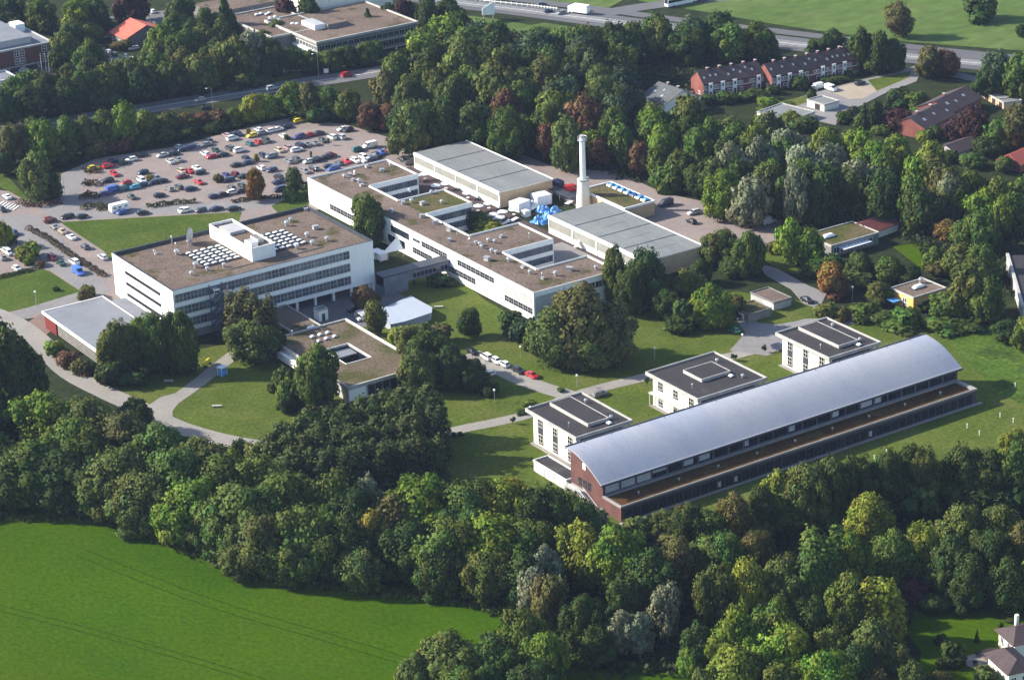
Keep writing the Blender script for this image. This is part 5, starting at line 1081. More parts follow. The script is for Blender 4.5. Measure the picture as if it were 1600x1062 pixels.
T('mway', [(1404, 0, 46, 66, 'o', 'bn'), (1452, 72, 46, 130, 'b', 'bn'), (1476, 78, 44, 128, 'b', 'rb'), (1488, 92, 20, 118, 's', 'gg'), (1345, 42, 44, 118, 'b', 'dg'), (1372, 52, 46, 122, 'b', 'dg'), (1395, 60, 40, 118, 'b', 'dg'), (1365, 80, 44, 120, 'b', 'mg'), (1300, 45, 44, 88, 'b', 'dg'), (1275, 62, 30, 85, 's', 'dg'), (1560, 80, 60, 160, 'b', 'bg'), (1592, 85, 60, 170, 'b', 'mg'), (1540, 105, 40, 160, 'b', 'dg'), (1200, 55, 40, 105, 'b', 'dg'), (1595, 38, 20, 62, 'b', 'dg'), (1330, 60, 30, 90, 'b', 'dg'), (1525, -8, 60, 10, 's', 'dg')])
# -- town side, top left
T('road', [(20, 118, 60, 15, 'b', 'mg'), (70, 113, 60, 15, 'b', 'dg'), (125, 108, 60, 15, 'b', 'dg'), (165, 98, 60, 15, 'b', 'mg'), (200, 92, 60, 15, 'b', 'ol'), (240, 80, 60, 15, 'b', 'mg'), (284, 76, 56, 15, 'b', 'bn'), (100, 124, 60, 13, 'b', 'dg'), (40, 134, 60, 13, 'b', 'dg'), (160, 114, 60, 13, 'b', 'dg'), (215, 104, 60, 13, 'b', 'dg'), (265, 96, 56, 13, 'b', 'dg'), (0, 144, 50, 13, 'b', 'dg'), (345, 70, 60, 142, 'b', 'ol'), (372, 55, 60, 140, 'b', 'ol'), (395, 50, 56, 130, 'b', 'gg'), (425, 60, 50, 128, 'b', 'dg'), (455, 75, 46, 122, 'b', 'mg'), (485, 80, 44, 118, 'b', 'dg'), (515, 78, 44, 118, 'b', 'mg'), (545, 72, 44, 112, 'b', 'dg'), (575, 65, 44, 108, 'b', 'mg'), (585, 62, 30, 90, 'b', 'yg'), (410, 48, 40, 90, 'b', 'ol'), (435, 32, 40, 75, 'b', 'ol'), (450, 55, 34, 80, 's', 'ye'), (380, 110, 60, 145, 's', 'ol'), (405, 112, 40, 135, 's', 'bn')])
T('town', [(60, -5, 60, 14, 'b', 'mg'), (118, 0, 60, 15, 'b', 'lg'), (140, -8, 50, 14, 'b', 'bn'), (105, 35, 55, 14, 'b', 'dg'), (142, 34, 44, 74, 'b', 'mg'), (98, 50, 46, 13, 'b', 'ol'), (118, 55, 40, 92, 'b', 'dg'), (148, 72, 46, 110, 'b', 'gg'), (207, 8, 34, 8, 'b', 'ol'), (270, 20, 50, 14, 'b', 'mg'), (248, 40, 56, 15, 'b', 'lg'), (290, 45, 50, 14, 'b', 'mg'), (315, 40, 50, 14, 'b', 'ol'), (188, 62, 36, 82, 's', 'bn'), (350, -5, 44, 18, 'c', 'dg'), (345, 30, 40, 13, 'b', 'dg'), (235, 60, 40, 12, 'b', 'mg'), (105, 100, 36, 10, 'b', 'ol'), (90, 70, 40, 13, 'b', 'dg'), (576, 12, 32, 62, 'c', 'dg'), (630, 0, 40, 52, 'b', 'cb'), (608, 5, 34, 50, 'b', 'bg'), (445, -5, 34, 13, 'b', 'cb'), (480, -8, 40, 14, 'b', 'dg'), (665, -2, 50, 14, 'b', 'dg'), (700, -5, 50, 13, 'b', 'dg'), (10, -10, 60, 14, 'b', 'dg'), (280, -5, 50, 14, 'b', 'dg'), (205, -18, 60, 14, 'b', 'cb'), (150, 0, 50, 14, 'b', 'dg'), (320, 10, 40, 13, 'b', 'mg'), (60, 108, 40, 8, 's', 'ol'), (30, 115, 40, 8, 's', 'mg')])
fill('town', [(60, -10), (330, -10), (340, 60), (320, 90), (230, 80), (120, 95), (80, 60)], 10, (11, 15), (9, 12), ['dg', 'mg', 'ol', 'dg'], 'b', 21, 16)
# -- strip in front of the arched hall and the near mass
T('strip', [(1040, 800, 60, 850, 'g', 'ol'), (1075, 790, 60, 855, 'g', 'bn'), (1110, 795, 70, 870, 'g', 'mg'), (1150, 775, 70, 865, 'g', 'bn'), (1190, 760, 60, 850, 'g', 'dg'), (1215, 735, 60, 835, 'g', 'yg'), (1260, 725, 75, 840, 'g', 'ol'), (1300, 715, 75, 830, 'g', 'dg'), (1345, 712, 70, 820, 'g', 'dg'), (1385, 705, 70, 815, 'g', 'dg'), (1418, 696, 60, 800, 'g', 'dg'), (1445, 700, 60, 805, 'g', 'ol'), (1500, 700, 70, 800, 'g', 'dg'), (1545, 705, 70, 800, 'g', 'dg'), (1590, 690, 70, 800, 'g', 'mg'), (1585, 672, 50, 740, 'g', 'yg'), (935, 790, 50, 840, 's', 'gg'), (1000, 805, 50, 850, 's', 'ol')])
T('strip', [(1060, 835, 60, 872, 's', 'bn'), (1120, 830, 70, 880, 's', 'dg'), (1180, 815, 70, 868, 's', 'dg'), (1240, 795, 80, 850, 's', 'mg'), (1295, 780, 80, 840, 's', 'dg'), (1350, 770, 80, 826, 's', 'dg'), (1400, 760, 80, 816, 's', 'dg'), (1455, 755, 80, 815, 's', 'ol'), (1510, 755, 80, 812, 's', 'dg'), (1565, 750, 80, 808, 's', 'dg'), (1330, 735, 70, 800, 'g', 'dg'), (1475, 722, 70, 800, 'g', 'dg'), (1525, 725, 70, 805, 'g', 'ol'), (1235, 745, 60, 835, 'g', 'mg')])
T('near', [(910, 815, 90, 16, 'g', 'yg'), (960, 825, 100, 16, 'g', 'lg'), (850, 850, 50, 14, 'w', 'gg'), (830, 885, 60, 13, 'w', 'gg'), (860, 900, 60, 13, 'o', 'bn'), (1020, 860, 90, 15, 'g', 'dg'), (1060, 845, 80, 14, 'g', 'bn'), (1130, 830, 80, 15, 'g', 'mg'), (1180, 830, 70, 14, 'g', 'bn'), (980, 900, 80, 13, 'g', 'dg'), (1040, 912, 64, 1010, 'w', 'gg'), (1120, 885, 75, 15, 'g', 'ol'), (1170, 880, 80, 15, 'g', 'yg'), (1220, 870, 80, 15, 'g', 'ol'), (1360, 770, 80, 13, 'g', 'yg'), (1290, 830, 90, 17, 'p', 'mg'), (1330, 835, 75, 16, 'g', 'lg'), (1270, 860, 90, 16, 'g', 'mg'), (1375, 900, 80, 16, 'p', 'yg'), (1330, 895, 80, 16, 'g', 'mg'), (1445, 815, 85, 15, 'g', 'yg'), (1400, 830, 80, 14, 'g', 'mg'), (1500, 790, 80, 13, 'g', 'ol'), (1560, 790, 80, 13, 'g', 'ol'), (1490, 840, 80, 14, 'g', 'dg'), (1550, 830, 80, 14, 'g', 'dg'), (1600, 820, 70, 14, 'g', 'bn'), (1520, 870, 70, 12, 'g', 'dg'), (1580, 875, 80, 12, 'g', 'dg'), (1620, 870, 60, 13, 'g', 'lg'), (1080, 790, 60, 11, 'g', 'dg'),
 (815, 955, 85, 14, 'g', 'mg'), (700, 988, 110, 13, 'g', 'ol'), (770, 1000, 90, 12, 'g', 'mg'), (850, 985, 80, 13, 'g', 'lg'), (840, 1030, 80, 12, 'g', 'dg'), (650, 1020, 60, 10, 'g', 'ol'), (720, 1045, 90, 10, 'g', 'mg'), (910, 935, 80, 12, 'g', 'dg'), (970, 955, 60, 10, 'w', 'gg'), (1000, 958, 50, 10, 'w', 'gg'), (930, 975, 70, 9, 'g', 'dg'), (1090, 975, 60, 12, 'o', 'dg'), (1080, 1000, 45, 9, 'g', 'lg'),
 (1150, 955, 90, 16, 'g', 'lg'), (1215, 940, 90, 15, 'g', 'mg'), (1270, 940, 85, 15, 'g', 'dg'), (1320, 950, 80, 14, 'g', 'dg'), (1230, 975, 110, 16, 'g', 'lg'), (1150, 1010, 100, 14, 'g', 'yg'), (1300, 985, 80, 15, 'g', 'mg'), (1365, 970, 90, 15, 'g', 'ol'), (1340, 1010, 80, 13, 'g', 'dg'), (1290, 1020, 90, 14, 'g', 'lg'), (1400, 1000, 70, 12, 'g', 'ol'), (1220, 1035, 90, 12, 'g', 'mg'), (1370, 1045, 70, 10, 'g', 'bn'), (1430, 1035, 70, 11, 'g', 'ol'), (1100, 1045, 70, 10, 'g', 'ol'), (1470, 1050, 60, 8, 'g', 'bn'), (1310, 1050, 80, 11, 'g', 'lg')])
T('villa', [(1502, 945, 18, 968, 's', 'dg'), (1526, 982, 9, 1006, 'c', 'dg'), (1485, 1005, 40, 1045, 's', 'dg'), (1470, 990, 20, 1010, 's', 'dg'), (1545, 1045, 45, 1075, 's', 'ol'), (1575, 965, 30, 975, 's', 'dg'), (1460, 930, 50, 965, 'b', 'dg'), (1400, 935, 50, 985, 'b', 'dg'), (1425, 905, 60, 950, 'b', 'cb'), (1562, 972, 9, 984, 's', 'dg')])
T('path', [(1011, 590, 9, 604, 't', 'dg'), (1146, 552, 12, 566, 't', 'dg'), (1194, 538, 9, 552, 't', 'dg'), (801, 651, 9, 664, 't', 'dg'), (710, 676, 9, 684, 's', 'dg'), (720, 674, 8, 682, 's', 'dg')])
finish_trees()
ORD = ['first', 'second', 'third', 'fourth', 'fifth', 'sixth', 'seventh', 'eighth', 'ninth', 'tenth', 'eleventh', 'twelfth', 'thirteenth', 'fourteenth', 'fifteenth', 'sixteenth', 'seventeenth', 'eighteenth', 'nineteenth', 'twentieth']+['twenty-'+x for x in ('first', 'second', 'third', 'fourth', 'fifth', 'sixth', 'seventh', 'eighth', 'ninth')]+['thirtieth']+['thirty-'+x for x in ('first', 'second', 'third', 'fourth', 'fifth', 'sixth', 'seventh', 'eighth', 'ninth')]
for (cl, cn, tn), lst in LAB.items():
    lst.sort(key=lambda q: q[0]); place, end = CLUSTER[cl]
    for i, (_, o) in enumerate(lst):
        o['label'] = f'{cn} {tn} {place}' + (f', {ORD[i]} such from {end}' if len(lst) > 1 else '')
# low growth that hides the ground between the trunks of the woods
def undergrowth(name, polys, n, h, col, seed):
    rnd = random.Random(seed); V, F, Tn, NL = [], [], [], []
    for poly, share in polys:
        xs = [p[0] for p in poly]; ys_ = [p[1] for p in poly]; k = 0
        while k < n*share:
            px, py = rnd.uniform(min(xs), max(xs)), rnd.uniform(min(ys_), max(ys_))
            if not inside(px, py, poly): continue
            k += 1; p0 = at(px, py)
            for _ in range(7):
                p = p0+Vector((rnd.gauss(0, .9), rnd.gauss(0, .9), rnd.uniform(.1, h)))
                nn = Vector((rnd.uniform(-1, 1), rnd.uniform(-1, 1), rnd.uniform(.2, 1.2))).normalized(); u = nn.orthogonal().normalized(); w = nn.cross(u); s = rnd.uniform(.35, .8)
                i0 = len(V)
                for j in range(5):
                    a = 2*math.pi*j/5; q = s*rnd.uniform(.6, 1.1); V.append(tuple(p+u*math.cos(a)*q+w*math.sin(a)*q))
                F.append(tuple(range(i0, i0+5))); Tn += [rnd.uniform(.2, .8), rnd.random(), 0, 1]*5
    me = bpy.data.meshes.new(name); me.from_pydata(V, [], F); me.materials.append(MATS['leaves'])
    ca = me.attributes.new('tone', 'FLOAT_COLOR', 'POINT'); ca.data.foreach_set('color', Tn)
    o = inst(name, me, None, color=col); o['kind'] = 'stuff'; return o
undergrowth('woodland_undergrowth', [
 ([(560, 200), (640, 120), (760, 60), (900, 50), (1080, 40), (1200, 90), (1060, 160), (1000, 290), (900, 262), (760, 225)], .34),
 ([(1010, 290), (1010, 200), (1200, 215), (1450, 250), (1600, 310), (1610, 470), (1480, 440), (1400, 360), (1210, 335)], .3),
 ([(0, 180), (0, 130), (280, 110), (300, 150), (160, 170)], .1), ([(640, 1062), (830, 960), (880, 850), (1180, 830), (1400, 800), (1600, 800), (1600, 890), (1440, 920), (1400, 1062)], .18),
 ([(60, 755), (20, 680), (160, 660), (400, 740), (700, 800), (900, 830), (820, 920), (450, 870)], .08)], 5200, 2.2, (.035, .045, .018), 4)
undergrowth('meadow_tufts', [([(-60, 806), (180, 806), (260, 842), (350, 874), (450, 903), (560, 918), (700, 931), (800, 955), (800, 962), (690, 938), (560, 924), (440, 909), (340, 880), (250, 848), (170, 812), (-60, 812)], 1)], 420, .35, (.075, .10, .02), 8)
def hedge(lab, pts, width, h, col, seed, group=None):
    rnd = random.Random(seed); V, F, Tn = [], [], []
    P = [at(x, y) for x, y in pts]; mid = sum(P, Vector())/len(P)
    for i in range(len(P)-1):
        L = (P[i+1]-P[i]).length; d = (P[i+1]-P[i]).normalized(); nrm = Vector((-d.y, d.x, 0))
        for _ in range(int(L*(width+2*h)*9)):
            t = rnd.random(); a = rnd.uniform(0, math.pi); rr = rnd.uniform(.8, 1.2)*(1+.22*math.sin(t*L*1.3+seed))
            off = math.cos(a)*width/2*rr; z = .15+(math.sin(a)**.6)*h*.9*rr
            p = P[i]+d*(t*L)+nrm*off-mid; p.z = z
            nn = (nrm*math.cos(a)+Vector((0, 0, math.sin(a)))+Vector((rnd.uniform(-.6, .6), rnd.uniform(-.6, .6), rnd.uniform(-.4, .4)))).normalized()
            u = nn.orthogonal().normalized(); w = nn.cross(u); s = rnd.uniform(.16, .36); i0 = len(V)
            for j in range(5):
                b_ = 2*math.pi*j/5; q = s*rnd.uniform(.6, 1.1); V.append(tuple(p+u*math.cos(b_)*q+w*math.sin(b_)*q))
            F.append(tuple(range(i0, i0+5))); Tn += [rnd.uniform(.25, .8), rnd.random(), 0, 1]*5
    me = bpy.data.meshes.new('hedge'); me.from_pydata(V, [], F); me.materials.append(MATS['leaves'])
    ca = me.attributes.new('tone', 'FLOAT_COLOR', 'POINT'); ca.data.foreach_set('color', Tn)
    o = inst('hedge', me, None, tuple(mid), color=col); return tag(o, lab, 'hedge', group)
HB, HG = (.055, .042, .022), (.042, .054, .017)
hedge('long brown clipped hedge dividing the two lanes left of the office block', [(44, 358), (75, 374), (105, 396), (135, 415), (164, 433)], 2.0, 1.0, HB, 1)
hedge('green brown hedge behind the silver car at the car park edge', [(230, 325), (255, 321), (285, 318), (306, 317)], 2.0, 1.2, HG, 2)
hedge('short hedge between the golden tree and the lawn cars', [(362, 317), (385, 313), (412, 310), (440, 309)], 2.2, .8, HB, 3)
hedge('curved brown hedge bed on the car park edge, topmost of three', [(130, 291), (138, 287), (150, 289), (156, 291)], 2.6, 1.4, HB, 4, 'hedge beds at the car park edge')
hedge('curved brown hedge bed beside the indigo car', [(129, 313), (132, 308), (142, 305), (152, 311)], 2.4, 1.3, HB, 5, 'hedge beds at the car park edge')
hedge('curved green hedge bed touching the caravan', [(130, 329), (132, 325), (150, 322), (172, 326), (152, 330)], 2.0, 1.1, HG, 6, 'hedge beds at the car park edge')
hedge('hedge bed under the yellow car in the car park corner', [(130, 270), (142, 268), (158, 270)], 3, 1.0, HB, 7, 'hedge beds at the car park edge')
hedge('dark red hedge around the foot of the tall entrance tree', [(30, 317), (45, 322), (70, 323), (95, 317)], 2.6, 1.3, (.07, .045, .03), 8)
hedge('low hedge along the small car park above the lawn', [(-10, 437), (20, 430), (45, 424), (66, 416)], 1.4, .9, HG, 9)
hedge('brown hedge along the foot of the louvred lecture hall', [(92, 548), (110, 566), (128, 580), (142, 588)], 4.0, 1.0, (.075, .05, .03), 10)
hedge('clipped hedge beside the housing road bend', [(1312, 196), (1316, 186), (1326, 178), (1338, 172)], 2.0, 1.6, HG, 11)
# ------------------------------------------------------------------ vehicles
PROFILE = {
 'hatchback': ([(-2.0, .72, .66, .66, .74), (-1.92, .83, .9, .62, 1.0), (-1.5, .85, .94, .60, 1.42), (-.2, .86, .94, .62, 1.48), (.4, .86, .93, .60, 1.40), (1.1, .85, .90, .74, .97), (1.8, .80, .76, .68, .80), (2.0, .68, .52, .58, .58)], (2, 1.22)),
 'saloon': ([(-2.3, .74, .66, .66, .72), (-2.2, .84, .9, .72, .95), (-1.45, .87, .94, .74, 1.0), (-.85, .87, .95, .60, 1.38), (.0, .87, .95, .62, 1.44), (.5, .87, .94, .60, 1.38), (1.2, .86, .90, .74, .96), (2.1, .80, .76, .68, .80), (2.3, .68, .52, .58, .58)], (3, 1.38)),
 'estate': ([(-2.3, .74, .66, .66, .8), (-2.22, .85, .92, .64, 1.05), (-1.9, .87, .95, .60, 1.42), (-.3, .87, .95, .62, 1.50), (.45, .87, .94, .60, 1.42), (1.2, .86, .90, .74, .98), (2.05, .80, .78, .68, .82), (2.25, .68, .54, .58, .60)], (2, 1.36)),
 'minivan': ([(-2.2, .78, .7, .7, .8), (-2.12, .88, 1.05, .70, 1.2), (-1.9, .90, 1.08, .68, 1.68), (-.2, .90, 1.06, .70, 1.76), (.7, .90, 1.04, .66, 1.62), (1.5, .88, .98, .76, 1.06), (2.1, .82, .80, .70, .84), (2.25, .70, .56, .6, .62)], (2, 1.35)),
 'van': ([(-2.6, .88, .9, .86, 1.0), (-2.55, .95, 1.25, .88, 2.05), (-2.3, .95, 1.3, .88, 2.12), (.6, .95, 1.3, .88, 2.12), (1.2, .95, 1.28, .84, 2.02), (1.9, .93, 1.2, .82, 1.24), (2.5, .88, .9, .8, .96), (2.6, .75, .6, .66, .66)], (3, 1.6)),
}
def car_meshes(kind):
    def mk():
        st, (gi, wb) = PROFILE[kind]; b = MB(); V = []
        for (x, w, zb, wr, zr) in st:
            V += [(x, -w*.96, .24), (x, -w, zb*.62), (x, -w*.99, zb), (x, -wr, zr), (x, wr, zr), (x, w*.99, zb), (x, w, zb*.62), (x, w*.96, .24)]
        F = []; n = 8
        for k in range(len(st)-1):
            for i in range(n): F.append((k*n+i, k*n+(i+1) % n, (k+1)*n+(i+1) % n, (k+1)*n+i))
        F += [tuple(range(n-1, -1, -1)), tuple((len(st)-1)*n+i for i in range(n))]
        b.mesh(V, [f[::-1] for f in F], 'car_paint')
        g = MB(); e = .018; k1 = gi-1; k2 = len(st)-3
        if kind == 'van': k1 = gi
        def lerp(a, c, t): return tuple(a[i]+(c[i]-a[i])*t for i in range(3))
        for k in range(k1, k2):
            for sgn in (-1, 1):
                a = st[k]; c = st[k+1]
                q = []
                for (s, t) in ((a, .1), (c, .1), (c, .88), (a, .88)):
                    y = s[1]*.99*(1-t)+s[3]*t; z = s[2]*(1-t)+s[4]*t; q.append((s[0], sgn*(y+e), z+e*.5))
                if abs(q[2][2]-q[1][2]) < .12 and abs(q[3][2]-q[0][2]) < .12: continue
                g.face(q if sgn < 0 else q[::-1], 'car_glass')
        def shield(k):
            a, c = st[k], st[k+1]
            if a[0] > c[0]: a, c = c, a
            pts = []
            for (s, t, sg) in ((a, .08, -1), (a, .08, 1), (a, .92, 1), (a, .92, -1)):
                x = a[0]+(c[0]-a[0])*t; w = (a[3]+(c[3]-a[3])*t)*.92; z = a[4]+(c[4]-a[4])*t; pts.append((x+e*(1 if c[4] < a[4] else -1), sg*w, z+e))
            g.face(pts[::-1], 'car_glass')
        shield(len(st)-4)
        if kind != 'van': shield(gi-1)
        w_ = MB()
        w_.tube([(0, -.1, 0), (0, .1, 0)], [.31, .31], 'tyre', 14); w_.tube([(0, -.115, 0), (0, .115, 0)], [.19, .19], 'bright_metal', 10)
        l_ = MB(); l_.box(-.03, .05, -.17, .17, -.07, .07, 'lamp_white')
        return b.data(kind.replace(' ', '_')), g.data('windows'), w_.data('wheel'), l_.data('headlight'), wb, st
    return cached(('car', kind), mk)
CARS = {}
CC = {'white': (.78, .78, .77), 'silver': (.48, .50, .52), 'grey': (.20, .21, .22), 'dark grey': (.07, .075, .08), 'black': (.015, .015, .018), 'navy': (.018, .024, .07), 'blue': (.03, .09, .36), 'bright blue': (.04, .14, .62), 'red': (.50, .02, .025), 'maroon': (.14, .015, .02), 'yellow': (.80, .62, .03), 'green': (.01, .16, .08), 'dark green': (.012, .05, .035), 'cyan': (.05, .36, .50), 'beige': (.45, .36, .25), 'indigo': (.06, .05, .20), 'pink grey': (.40, .26, .26), 'teal': (.03, .12, .14)}
def car(cl, px, py, rz, col, kind='hatchback', cat='car', z=0):
    p = at(px, py+1.0); a, g_, w_, l_, wb, st = car_meshes(kind)
    nm = 'parked_van' if kind == 'van' else 'parked_car'
    if cl in ('road', 'mway'): nm = 'van' if kind == 'van' else 'car'
    j = random.uniform(.9, 1.1); c = tuple(min(1, x*j) for x in CC[col])
    o = inst(nm, a, None, (p.x, p.y, ground_z(p.x, p.y)+.07), rz+random.uniform(-.05, .05), None, c); tag(o, None, 'van' if kind == 'van' else 'car')
    inst('window', g_, o)
    for x in (-wb, wb):
        for y in (-1, 1): inst('wheel', w_, o, (x, y*st[gi_(kind)][1]*.93, .24))
    xf = st[-2][0]-.02
    for y in (-1, 1): inst('headlight', l_, o, (xf, y*st[-2][1]*.72, st[-2][2]*.86))
    CARS.setdefault((cl, col, kind), []).append((px, o)); return o
def gi_(kind): return PROFILE[kind][1][0]
X, Y, XB, YB = 0.0, -math.pi/2, math.pi, math.pi/2
KS = ['hatchback', 'saloon', 'estate', 'hatchback', 'minivan', 'hatchback']
CRND = random.Random(4)
def crop(cl, ox, oy, sc, rows):
    for r in rows:
        x, y, o, col = r[:4]; kind = r[4] if len(r) > 4 else CRND.choice(KS)
        rz = {'x': CRND.choice((X, XB)), 'y': CRND.choice((Y, YB))}[o]
        car(cl, ox+x/sc, oy+y/sc, rz, col, kind)
S8 = 8.85
crop('row1', 110, 230, S8, [(325, 300, 'x', 'yellow', 'hatchback'), (530, 275, 'x', 'red', 'minivan'), (600, 210, 'x', 'navy'), (740, 228, 'x', 'dark green'), (845, 185, 'x', 'white', 'hatchback'), (975, 125, 'x', 'black')])
crop('row2', 110, 230, S8, [(1380, 212, 'y', 'silver'), (1490, 185, 'y', 'grey'), (610, 385, 'y', 'red'), (510, 478, 'x', 'black'), (1005, 362, 'x', 'navy')])
crop('row3', 110, 230, S8, [(990, 475, 'y', 'white'), (605, 605, 'x', 'blue', 'van'), (490, 655, 'x', 'indigo'), (770, 512, 'x', 'red'), (750, 585, 'x', 'teal'), (885, 570, 'x', 'cyan'), (1015, 530, 'x', 'navy'), (1155, 500, 'x', 'navy'), (1275, 478, 'x', 'black'), (1180, 430, 'y', 'grey')])
crop('row4', 110, 230, S8, [(850, 705, 'y', 'dark grey'), (1235, 678, 'x', 'black'), (1370, 592, 'y', 'grey'), (1500, 562, 'y', 'dark grey')])
crop('lawnside', 110, 230, S8, [(715, 915, 'x', 'blue', 'hatchback'), (1005, 920, 'x', 'black'), (165, 970, 'x', 'black'), (-40, 975, 'x', 'black', 'estate'), (1575, 880, 'x', 'silver', 'hatchback')])
crop('row1', 230, 190, S8, [(220, 478, 'x', 'silver'), (375, 455, 'x', 'black'), (430, 365, 'y', 'silver'), (490, 400, 'x', 'navy'), (590, 372, 'x', 'indigo'), (820, 330, 'x', 'grey'), (845, 272, 'y', 'black'), (1095, 205, 'y', 'pink grey'), (1180, 190, 'y', 'navy'), (1180, 247, 'x', 'white'), (1270, 185, 'y', 'navy'), (1450, 207, 'x', 'yellow', 'hatchback')])
crop('row2', 230, 190, S8, [(800, 460, 'y', 'white'), (900, 495, 'x', 'red'), (955, 415, 'y', 'dark green'), (1060, 470, 'x', 'black'), (1140, 385, 'y', 'dark grey', 'minivan'), (1280, 412, 'x', 'white'), (1415, 320, 'y', 'teal'), (1530, 295, 'y', 'red')])
crop('row3', 230, 190, S8, [(490, 772, 'x', 'maroon'), (480, 702, 'y', 'beige'), (585, 695, 'y', 'red'), (690, 660, 'y', 'white'), (735, 717, 'x', 'black'), (1360, 515, 'y', 'navy'), (1240, 612, 'x', 'black', 'saloon'), (1385, 582, 'x', 'navy')])
crop('row4', 230, 190, S8, [(715, 850, 'y', 'red'), (605, 942, 'x', 'navy'), (1090, 750, 'y', 'indigo'), (1215, 735, 'y', 'maroon'), (1340, 768, 'x', 'black'), (1120, 822, 'x', 'navy')])
crop('row5', 230, 190, S8, [(1165, 930, 'y', 'dark grey'), (1310, 900, 'y', 'black'), (1195, 988, 'x', 'white', 'estate'), (1320, 968, 'x', 'black'), (1060, 1022, 'x', 'black'), (930, 1048, 'x', 'navy')])
crop('row1', 340, 180, S8, [(565, 215, 'y', 'white'), (720, 235, 'x', 'white'), (830, 212, 'x', 'white'), (960, 172, 'x', 'navy'), (600, 265, 'x', 'grey'), (1130, 90, 'x', 'yellow', 'estate')])
crop('row2', 340, 180, S8, [(915, 305, 'y', 'white'), (1130, 318, 'x', 'indigo'), (1295, 285, 'x', 'red'), (1410, 262, 'x', 'dark grey'), (675, 365, 'y', 'dark grey')])
crop('row3', 340, 180, S8, [(855, 500, 'y', 'beige'), (970, 465, 'y', 'pink grey', 'minivan'), (1100, 492, 'x', 'white'), (1130, 432, 'y', 'navy'), (1225, 415, 'y', 'grey'), (1340, 400, 'y', 'grey'), (1455, 365, 'y', 'dark grey'), (750, 582, 'x', 'grey'), (630, 570, 'y', 'navy')])
crop('row4', 340, 180, S8, [(605, 745, 'y', 'white'), (750, 772, 'x', 'navy'), (845, 875, 'y', 'black'), (845, 937, 'x', 'navy'), (985, 650, 'y', 'grey'), (1100, 625, 'y', 'dark grey'), (1260, 655, 'x', 'silver'), (1380, 632, 'x', 'black'), (1480, 602, 'x', 'black'), (1560, 572, 'x', 'maroon'), (1210, 790, 'y', 'grey'), (1330, 752, 'y', 'black')])
crop('row5', 340, 180, S8, [(860, 1042, 'x', 'navy')])
crop('row2', 480, 180, S8, [(345, 320, 'y', 'white'), (465, 318, 'y', 'silver'), (500, 205, 'x', 'white'), (570, 218, 'x', 'black')])
crop('backrow', 480, 180, S8, [(870, 442, 'x', 'white', 'van'), (705, 492, 'x', 'teal'), (1390, 505, 'x', 'dark grey', 'saloon'), (1140, 512, 'y', 'maroon'), (1030, 532, 'y', 'blue'), (905, 582, 'y', 'grey'), (960, 562, 'y', 'black'), (785, 600, 'y', 'white'), (665, 640, 'y', 'white'), (545, 650, 'y', 'red'), (440, 678, 'y', 'dark grey'), (310, 722, 'x', 'black'), (1340, 642, 'y', 'black'), (1420, 675, 'x', 'dark grey'), (100, 748, 'y', 'grey'), (370, 755, 'x', 'blue'), (900, 630, 'x', 'navy'), (840, 640, 'x', 'white')])
crop('lawnside', 0, 290, S8, [(695, 497, 'x', 'maroon', 'minivan'), (755, 585, 'y', 'grey'), (865, 652, 'y', 'beige'), (985, 727, 'y', 'white'), (1180, 862, 'y', 'navy'), (1420, 1002, 'y', 'silver', 'estate')])
crop('lawnside', 0, 265, 4.0, [(1155, 263, 'x', 'white', 'hatchback'), (1255, 260, 'x', 'dark grey'), (1355, 250, 'x', 'navy'), (1465, 250, 'x', 'black')])
crop('gate', 0, 290, S8, [(100, 170, 'y', 'white'), (35, 345, 'y', 'black'), (210, 672, 'y', 'navy'), (770, 15, 'y', 'silver')])
crop('gate', 0, 370, S8, [(60, 190, 'y', 'white'), (120, 235, 'y', 'white'), (225, 275, 'y', 'black'), (35, 305, 'y', 'grey'), (235, 455, 'y', 'silver'), (730, 310, 'y', 'maroon'), (840, 378, 'y', 'dark green'), (1030, 367, 'y', 'white')])
car('gate', 122.5, 427, Y, 'bright blue', 'van')
for r in [(737, 551, 'y', 'black'), (760, 560, 'y', 'white'), (776, 566, 'y', 'white'), (788, 571, 'y', 'white'), (763, 587, 'x', 'white'), (810, 581, 'y', 'black'), (831, 588, 'y', 'red'), (938, 617, 'x', 'grey', 'estate')]:
    crop('path', 0, 0, 1, [r])
for r in [(1215, 545, 'y', 'navy'), (1147, 518, 'y', 'green'), (1160, 497, 'x', 'dark grey', 'saloon'), (1261, 471, 'y', 'black')]: crop('garage', 0, 0, 1, [r])
for r in [(1040, 321, 'x', 'navy', 'van'), (1084, 334, 'x', 'silver'), (1080, 348, 'y', 'black'), (1122, 338, 'x', 'black'), (1167, 345, 'x', 'navy', 'saloon'), (1184, 349, 'x', 'white'), (1201, 349, 'x', 'white', 'van'), (871, 290, 'y', 'navy', 'van'), (893, 298, 'x', 'red', 'van')]: crop('yard', 0, 0, 1, [r])
for r in [(553, 486, 'x', 'black'), (566, 493, 'x', 'silver'), (569, 499, 'x', 'white')]: crop('service', 0, 0, 1, [r])
for r in [(109, 93, 'y', 'white', 'van'), (38, 112, 'x', 'white'), (98, 119, 'x', 'black'), (163, 30, 'x', 'silver'), (186, 22, 'x', 'blue'), (169, 83, 'y', 'silver'), (178, 87, 'y', 'dark grey'), (196, 90, 'y', 'white'), (206, 94, 'y', 'silver'), (220, 36, 'x', 'navy'), (238, 20, 'y', 'white'), (235, 39, 'x', 'white'), (106, 82, 'x', 'blue'), (209, 77, 'x', 'white'), (169, 58, 'x', 'silver'), (80, 122, 'x', 'black')]: crop('town', 0, 0, 1, [r])
for r in [(313, 158, 'x', 'silver'), (322, 170, 'x', 'black'), (425, 140, 'x', 'silver', 'minivan'), (542, 119, 'x', 'red'), (128, 198, 'x', 'white'), (316, 125, 'x', 'black')]: crop('road', 0, 0, 1, [r])
